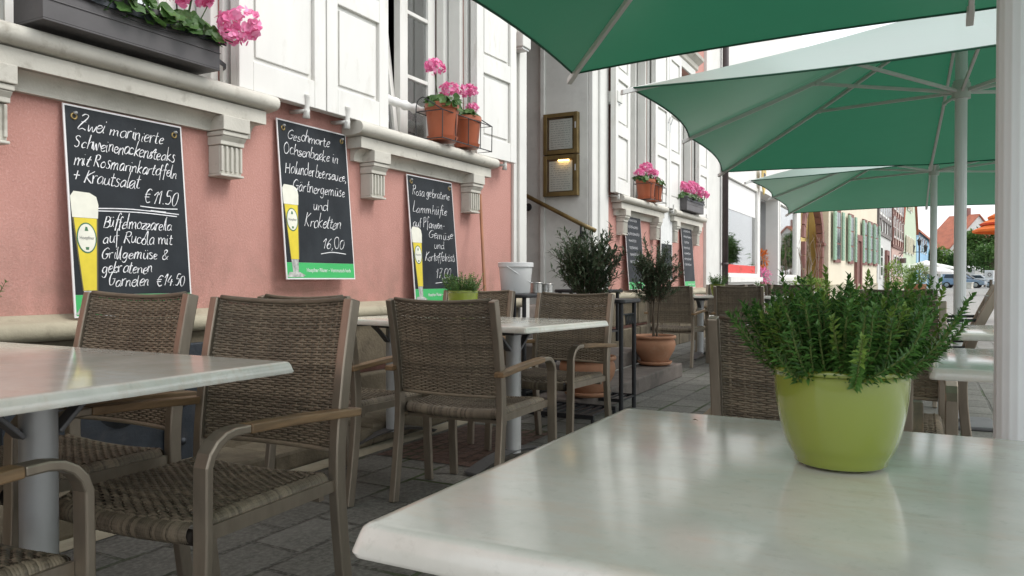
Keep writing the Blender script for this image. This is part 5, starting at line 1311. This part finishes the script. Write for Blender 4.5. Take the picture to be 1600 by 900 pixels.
# hanging wrought-iron shop sign and street lamp
x0, y0 = wp(1402, Z=50); x1, y1 = wp(1416, Z=48.5); r = basis(empty('hanging_sign', (x0, y0, 2.6))); tag(r, 'dark hanging sign on an iron bracket at the half-timbered house', 'sign'); d = Vector((x1 - x0, y1 - y0, 0)); d.normalize()
b = MB(); b.tube([(0, 0, .0), tuple(d * 1.3)], .03, 6); b.tube(smooth_path([(0, 0, -.6), tuple(d * .5 + Vector((0, 0, -.2))), tuple(d * .9)], 5), .025, 6); b.build('bracket', M['black_metal'], r)
b = MB(); b.obox(tuple(d * .75 + Vector((0, 0, -.50))), tuple(d * .60), (d.y * .05, -d.x * .05, 0), (0, 0, .16)); b.build('sign_board', M['timber'], r)
x0, y0 = wp(1436, Z=62); r = basis(empty('street_lamp', (x0, y0, 0))); tag(r, 'dark street lamp with two lanterns before the light blue house', 'street lamp')
b = MB(); b.tube([(0, 0, 0), (0, 0, .8), (0, 0, 3.6)], [.09, .06, .045], 8); b.tube([(-.45, 0, 3.1), (.45, 0, 3.1)], .03, 6); b.build('post', M['black_metal'], r)
for dx, zz in ((-.45, 3.12), (.45, 3.12), (0, 3.6)): b = MB(); b.lathe([(.02, 0), (.10, .03), (.15, .40), (.19, .42), (.03, .60), (.001, .66)], 8, (dx, 0, zz)); b.build('lantern', M['black_metal'], r)

# white cafe parasols on the square
def small_parasol(x, y, rad, zt, zp, label, m='whitecloth', grp='white parasols on the square', n=8):
    r = basis(empty('cafe_parasol', (x, y, 0))); tag(r, label, 'parasol', grp)
    b = MB(); V = [(0, 0, zp)]
    for k in range(n * 4):
        a = 2 * math.pi * k / (n * 4); q = rad * (1 if k % 4 == 0 else .965 if k % 2 else .95); V.append((q * math.cos(a), q * math.sin(a), zt))
    V += [(x_ , y_, z_ - .16) for x_, y_, z_ in V[1:]]; K = n * 4
    b.add(V, [(0, 1 + k, 1 + (k + 1) % K) for k in range(K)] + [(1 + k, 1 + K + k, 1 + K + (k + 1) % K, 1 + (k + 1) % K) for k in range(K)])
    b.build('canopy', M[m], r); b = MB(); b.tube([(0, 0, 0), (0, 0, zp)], .035, 8); b.lathe([(.001, .08), (.25, .08), (.28, 0)], 12); b.build('pole', M['pole'], r)
for i, (u, Z, rad, lb) in enumerate(((1420, 60, 1.5, 'white parasol left of the lamp on the square'), (1447, 58, 1.5, 'white parasol above the tubbed shrub on the square'), (1470, 62, 1.6, 'white parasol between the two far poles'), (1468, 48, 1.3, 'lower white parasol between the two far poles'), (1519, 84, 1.7, 'white parasol in front of the big tree'))):
    x_, y_ = wp(u, Z=Z); small_parasol(x_, y_, rad * .72, [1.75, 2.0, 1.85, 1.4, 2.0][i], [2.05, 2.35, 2.15, 1.7, 2.5][i], lb)
# orange tiered parasol upper right
x_, y_ = wp(1620, Z=17); r = basis(empty('tiered_parasol', (x_, y_, 0))); tag(r, 'orange and red striped tiered parasol behind the near pole', 'parasol')
for k in range(7):
    b = MB(); ra, rb_ = 1.24 - .15 * k, 1.08 - .15 * k; z0 = 2.06 + .15 * k; n = 16
    V = []
    for i in range(n):
        a = 2 * math.pi * i / n; V += [(ra * math.cos(a), ra * math.sin(a), z0 - .05), (ra * math.cos(a), ra * math.sin(a), z0), (rb_ * .9 * math.cos(a), rb_ * .9 * math.sin(a), z0 + .13)]
    b.add(V, [(3 * i, 3 * ((i + 1) % n), 3 * ((i + 1) % n) + 1, 3 * i + 1) for i in range(n)], 0); b.add(V, [(3 * i + 1, 3 * ((i + 1) % n) + 1, 3 * ((i + 1) % n) + 2, 3 * i + 2) for i in range(n)], 1)
    b.build('canopy_tier', [M['orange_red'], M['orange']] if k % 2 else [M['orange'], M['orange_red']] if k > 2 else [M['orange'], M['orange']], r)
b = MB(); b.tube([(0, 0, 0), (0, 0, 3.2)], .04, 10); b.build('pole', M['handle_wood'], r)

# ================================================================== TREES
def tree(x, y, h, cz, rad, n, seed, label, lm='tree_leaf', ll=.30, grp='trees on the square', squash=.85):
    r = basis(empty('tree', (x, y, 0))); tag(r, label, 'tree', grp); g = np.random.default_rng(seed)
    b = MB(); b.tube([(0, 0, 0), (.03, 0, cz * .5), (0, .03, cz)], [.16 * rad / 2, .11 * rad / 2, .07 * rad / 2], 8)
    cl = []
    for k in range(16):
        d = g.normal(0, 1, 3); d /= np.linalg.norm(d); c = np.array((0, 0, cz)) + d * rad * .62 * np.array((1, 1, squash)); cl.append((c, rad * g.uniform(.28, .48)))
        b.tube([(0, 0, cz - rad * .7), tuple(c * .5 + np.array((0, 0, cz)) * .5), tuple(c)], [.05 * rad, .03 * rad, .012 * rad], 5)
    b.build('trunk', M['trunk'], r)
    lv = MB()
    for i in range(n):
        c, q = cl[g.integers(len(cl))]; d = g.normal(0, 1, 3); d /= np.linalg.norm(d); p = c + d * q * g.uniform(.5, 1.05); dd = d + g.normal(0, .7, 3)
        lv.add(leaf_tris(p, dd, ll * g.uniform(.6, 1.3), ll * .6, .2), LF)
    lv.build('crown', M[lm], r)
for i, (u, Z, cz, rad, n, lm, lb) in enumerate((
    (1541, 88, 4.3, 3.3, 8000, 'tree_leaf', 'large dark tree under the orange parasol'),
    (1503, 78, 2.75, 1.35, 1800, 'tree_leaf', 'small round tree right of the second pole, above the blue car'),
    (1548, 76, 3.0, 1.9, 2400, 'tree_leaf', 'broad round tree in front of the large dark tree'),
    (1486, 84, 2.5, 1.2, 1500, 'tree_leaf2', 'light green round tree just right of the second pole'),
    (1451, 86, 2.9, 1.6, 1800, 'tree_leaf', 'dark round tree before the light blue house'),
    (1473, 84, 3.0, 1.7, 1800, 'tree_leaf2', 'light green round tree between the far poles'))):
    x_, y_ = wp(u, Z=Z); tree(x_, y_, 0, cz, rad, n, 100 + i, lb, lm)

for i, (x_, y_, cz, rad) in enumerate(((5.6, 52, 2.6, 1.5), (8.6, 64, 3.2, 2.0), (10.5, 72, 3.6, 2.3))):
    tree(x_, y_, 0, cz, rad, 2000, 120 + i, 'tree on the right side of the square mirrored in the shop windows', 'tree_leaf')
# ================================================================== CARS, people, box on the square
def car(x, y, rz, mt, label, L=4.1, H=1.48, van=False):
    r = basis(empty('parked_car', (x, y, 0), rz)); tag(r, label, 'car', 'cars parked on the square'); w_ = .84
    body = [(-L / 2, .3), (-L / 2, .75), (-L / 2 + .25, .92), (-L / 2 + .5, .98), (L * .2, .95), (L * .42, .80), (L / 2, .68), (L / 2, .3)]
    b = MB(); b.prism(body, lambda p, q, a: (p, a, q), -w_, w_); b.build('body', mt, r, bevel=.09, seg=3)
    cab = [(-L / 2 + .22, .93), (-L / 2 + .45, H - .06), (-L / 2 + .8, H), (L * .06, H), (L * .25, .95)]
    b = MB(); b.prism(cab, lambda p, q, a: (p, a * (1 - .16 * max(0, (q - .93)) / .5), q), -w_ + .05, w_ - .05); b.build('roof', mt, r, bevel=.05)
    for s in (-1, 1):
        gl_ = [(-L / 2 + .5, .99), (-L / 2 + .62, H - .12), (L * .03, H - .1), (L * .17, .99)]
        b = MB(); b.prism(gl_, lambda p, q, a: (p, s * (a + (w_ - .05) * (1 - .16 * max(0, (q - .93)) / .5)), q), -.01, .012); b.build('side_window', M['glass_far'], r)
        for px_ in (-L * .31, L * .31):
            b = MB(); b.lathe([(.001, -.09), (.27, -.09), (.31, -.06), (.31, .06), (.27, .09), (.001, .09)], 20); v = b.v[-1]; b.v[-1] = np.stack([px_ + v[:, 0], s * (w_ - .06) + v[:, 2], .31 + v[:, 1]], 1); wo = b.build('wheel', M['tyre'], r, auto=40)
            b = MB(); b.lathe([(.001, .0), (.18, .0), (.19, .01), (.001, .02)], 14); v = b.v[-1]; b.v[-1] = np.stack([px_ + v[:, 0], s * (w_ + .032 + v[:, 2]), .31 + v[:, 1]], 1); b.build('rim', M['tin'], wo)
        b = MB(); b.box(L / 2 - .09, L / 2 + .012, s * .62 - .14, s * .62 + .14, .60, .70); b.build('headlight', M['glass_clear'], r)
    b = MB(); b.add([(L * .245, -w_ + .14, .985), (L * .245, w_ - .14, .985), (L * .075, w_ - .2, H - .03), (L * .075, -w_ + .2, H - .03)], [(0, 1, 2, 3)]); v = b.v[-1]; v[:, 0] += .012; v[:, 2] += .01; b.build('windscreen', M['glass_far'], r)
x_, y_ = wp(1504, Z=78); car(x_, y_, R(-12), M['carblue'], 'silver blue car parked right of the second pole')
x_, y_ = wp(1537, Z=82); car(x_, y_, R(-40), M['carwhite'], 'white car parked beside the grey sign box', 3.7, 1.4)
x_, y_ = wp(1513, Z=72); r = basis(empty('stone_trough', (x_, y_, 0), R(-20))); tag(r, 'pale grey trough on the square in front of the silver blue car', 'trough')
b = MB(); b.box(-.35, .35, -.25, .25, 0, .5); b.box(-.40, .40, -.30, .30, .501, .6); b.build('trough', M['stone'], r, bevel=.02)
x_, y_ = wp(1546, Z=74); r = basis(empty('sign_box', (x_, y_, 0), R(-28))); tag(r, 'white advertising board on posts behind the white car', 'sign')
b = MB(); b.box(-.42, .42, -.08, .08, .85, 1.75); b.build('panel', M['carwhite'], r, bevel=.02)
b = MB(); b.box(-.34, .34, -.095, -.081, 1.0, 1.66); b.build('face', M['house_grey'], r)
b = MB(); b.lathe([(.10, 0), (.19, 0), (.19, .012), (.10, .012)], 20); v = b.v[-1]; b.v[-1] = np.stack([v[:, 0] + .05, -.096 - v[:, 2], 1.33 + v[:, 1]], 1); b.build('emblem', M['timber'], r)
for s in (-.3, .3): b = MB(); b.tube([(s, 0, 0), (s, 0, .85)], .04, 8); b.build('post', M['steel'], r)
def person(x, y, rz, label):
    r = basis(empty('person', (x, y, 0), rz)); tag(r, label, 'person', 'people on the square')
    me = bpy.data.meshes.new('body')
    J = [(0, 0, .93), (0, 0, 1.15), (0, 0, 1.40), (0, .01, 1.50), (0, .03, 1.60), (0, .02, 1.70),
         (.10, 0, .90), (.11, .03, .50), (.11, -.02, .08), (.11, .10, .03), (-.10, 0, .90), (-.12, -.04, .50), (-.12, -.10, .08), (-.12, .02, .03),
         (.19, 0, 1.38), (.25, -.02, 1.12), (.24, .08, .88), (-.19, 0, 1.38), (-.25, 0, 1.12), (-.22, .12, .90)]
    E = [(0, 1), (1, 2), (2, 3), (3, 4), (4, 5), (0, 6), (6, 7), (7, 8), (8, 9), (0, 10), (10, 11), (11, 12), (12, 13), (2, 14), (14, 15), (15, 16), (2, 17), (17, 18), (18, 19)]
    rad = [.14, .14, .13, .055, .095, .08, .09, .062, .042, .04, .09, .062, .042, .04, .065, .045, .035, .065, .045, .035]
    me.from_pydata(J, E, []); o = bpy.data.objects.new('body', me); C.objects.link(o); o.parent = r
    sk = o.modifiers.new('skin', 'SKIN'); sk.use_smooth_shade = True
    for i, d in enumerate(me.skin_vertices[0].data): d.radius = (rad[i], rad[i] * .85); d.use_root = (i == 0)
    su = o.modifiers.new('sub', 'SUBSURF'); su.levels = 1; su.render_levels = 1
    m, t, p, out = nodes('person_clothing'); v = coord(t); sx = t.nodes.new('ShaderNodeSeparateXYZ'); t.links.new(v, sx.inputs[0])
    c = mixc(t, ramp(t, sx.outputs[2], .46, .47), (.30, .24, .18, 1), (.30, .24, .18, 1))
    def step(z, a, b_):
        q = t.nodes.new('ShaderNodeMath'); q.operation = 'GREATER_THAN'; q.inputs[1].default_value = z; t.links.new(sx.outputs[2], q.inputs[0]); return mixc(t, q.outputs[0], a, b_)
    c = step(.92, c, (.40, .50, .56, 1)); c = step(1.46, c, (.5, .3, .22, 1)); c = step(1.70, c, (.08, .05, .03, 1))
    t.links.new(c, p.inputs['Base Color']); p.inputs['Roughness'].default_value = .8; me.materials.append(m)
x_, y_ = wp(1470, Z=74); person(x_, y_, R(60), 'person in a pale blue top standing between the two far poles')
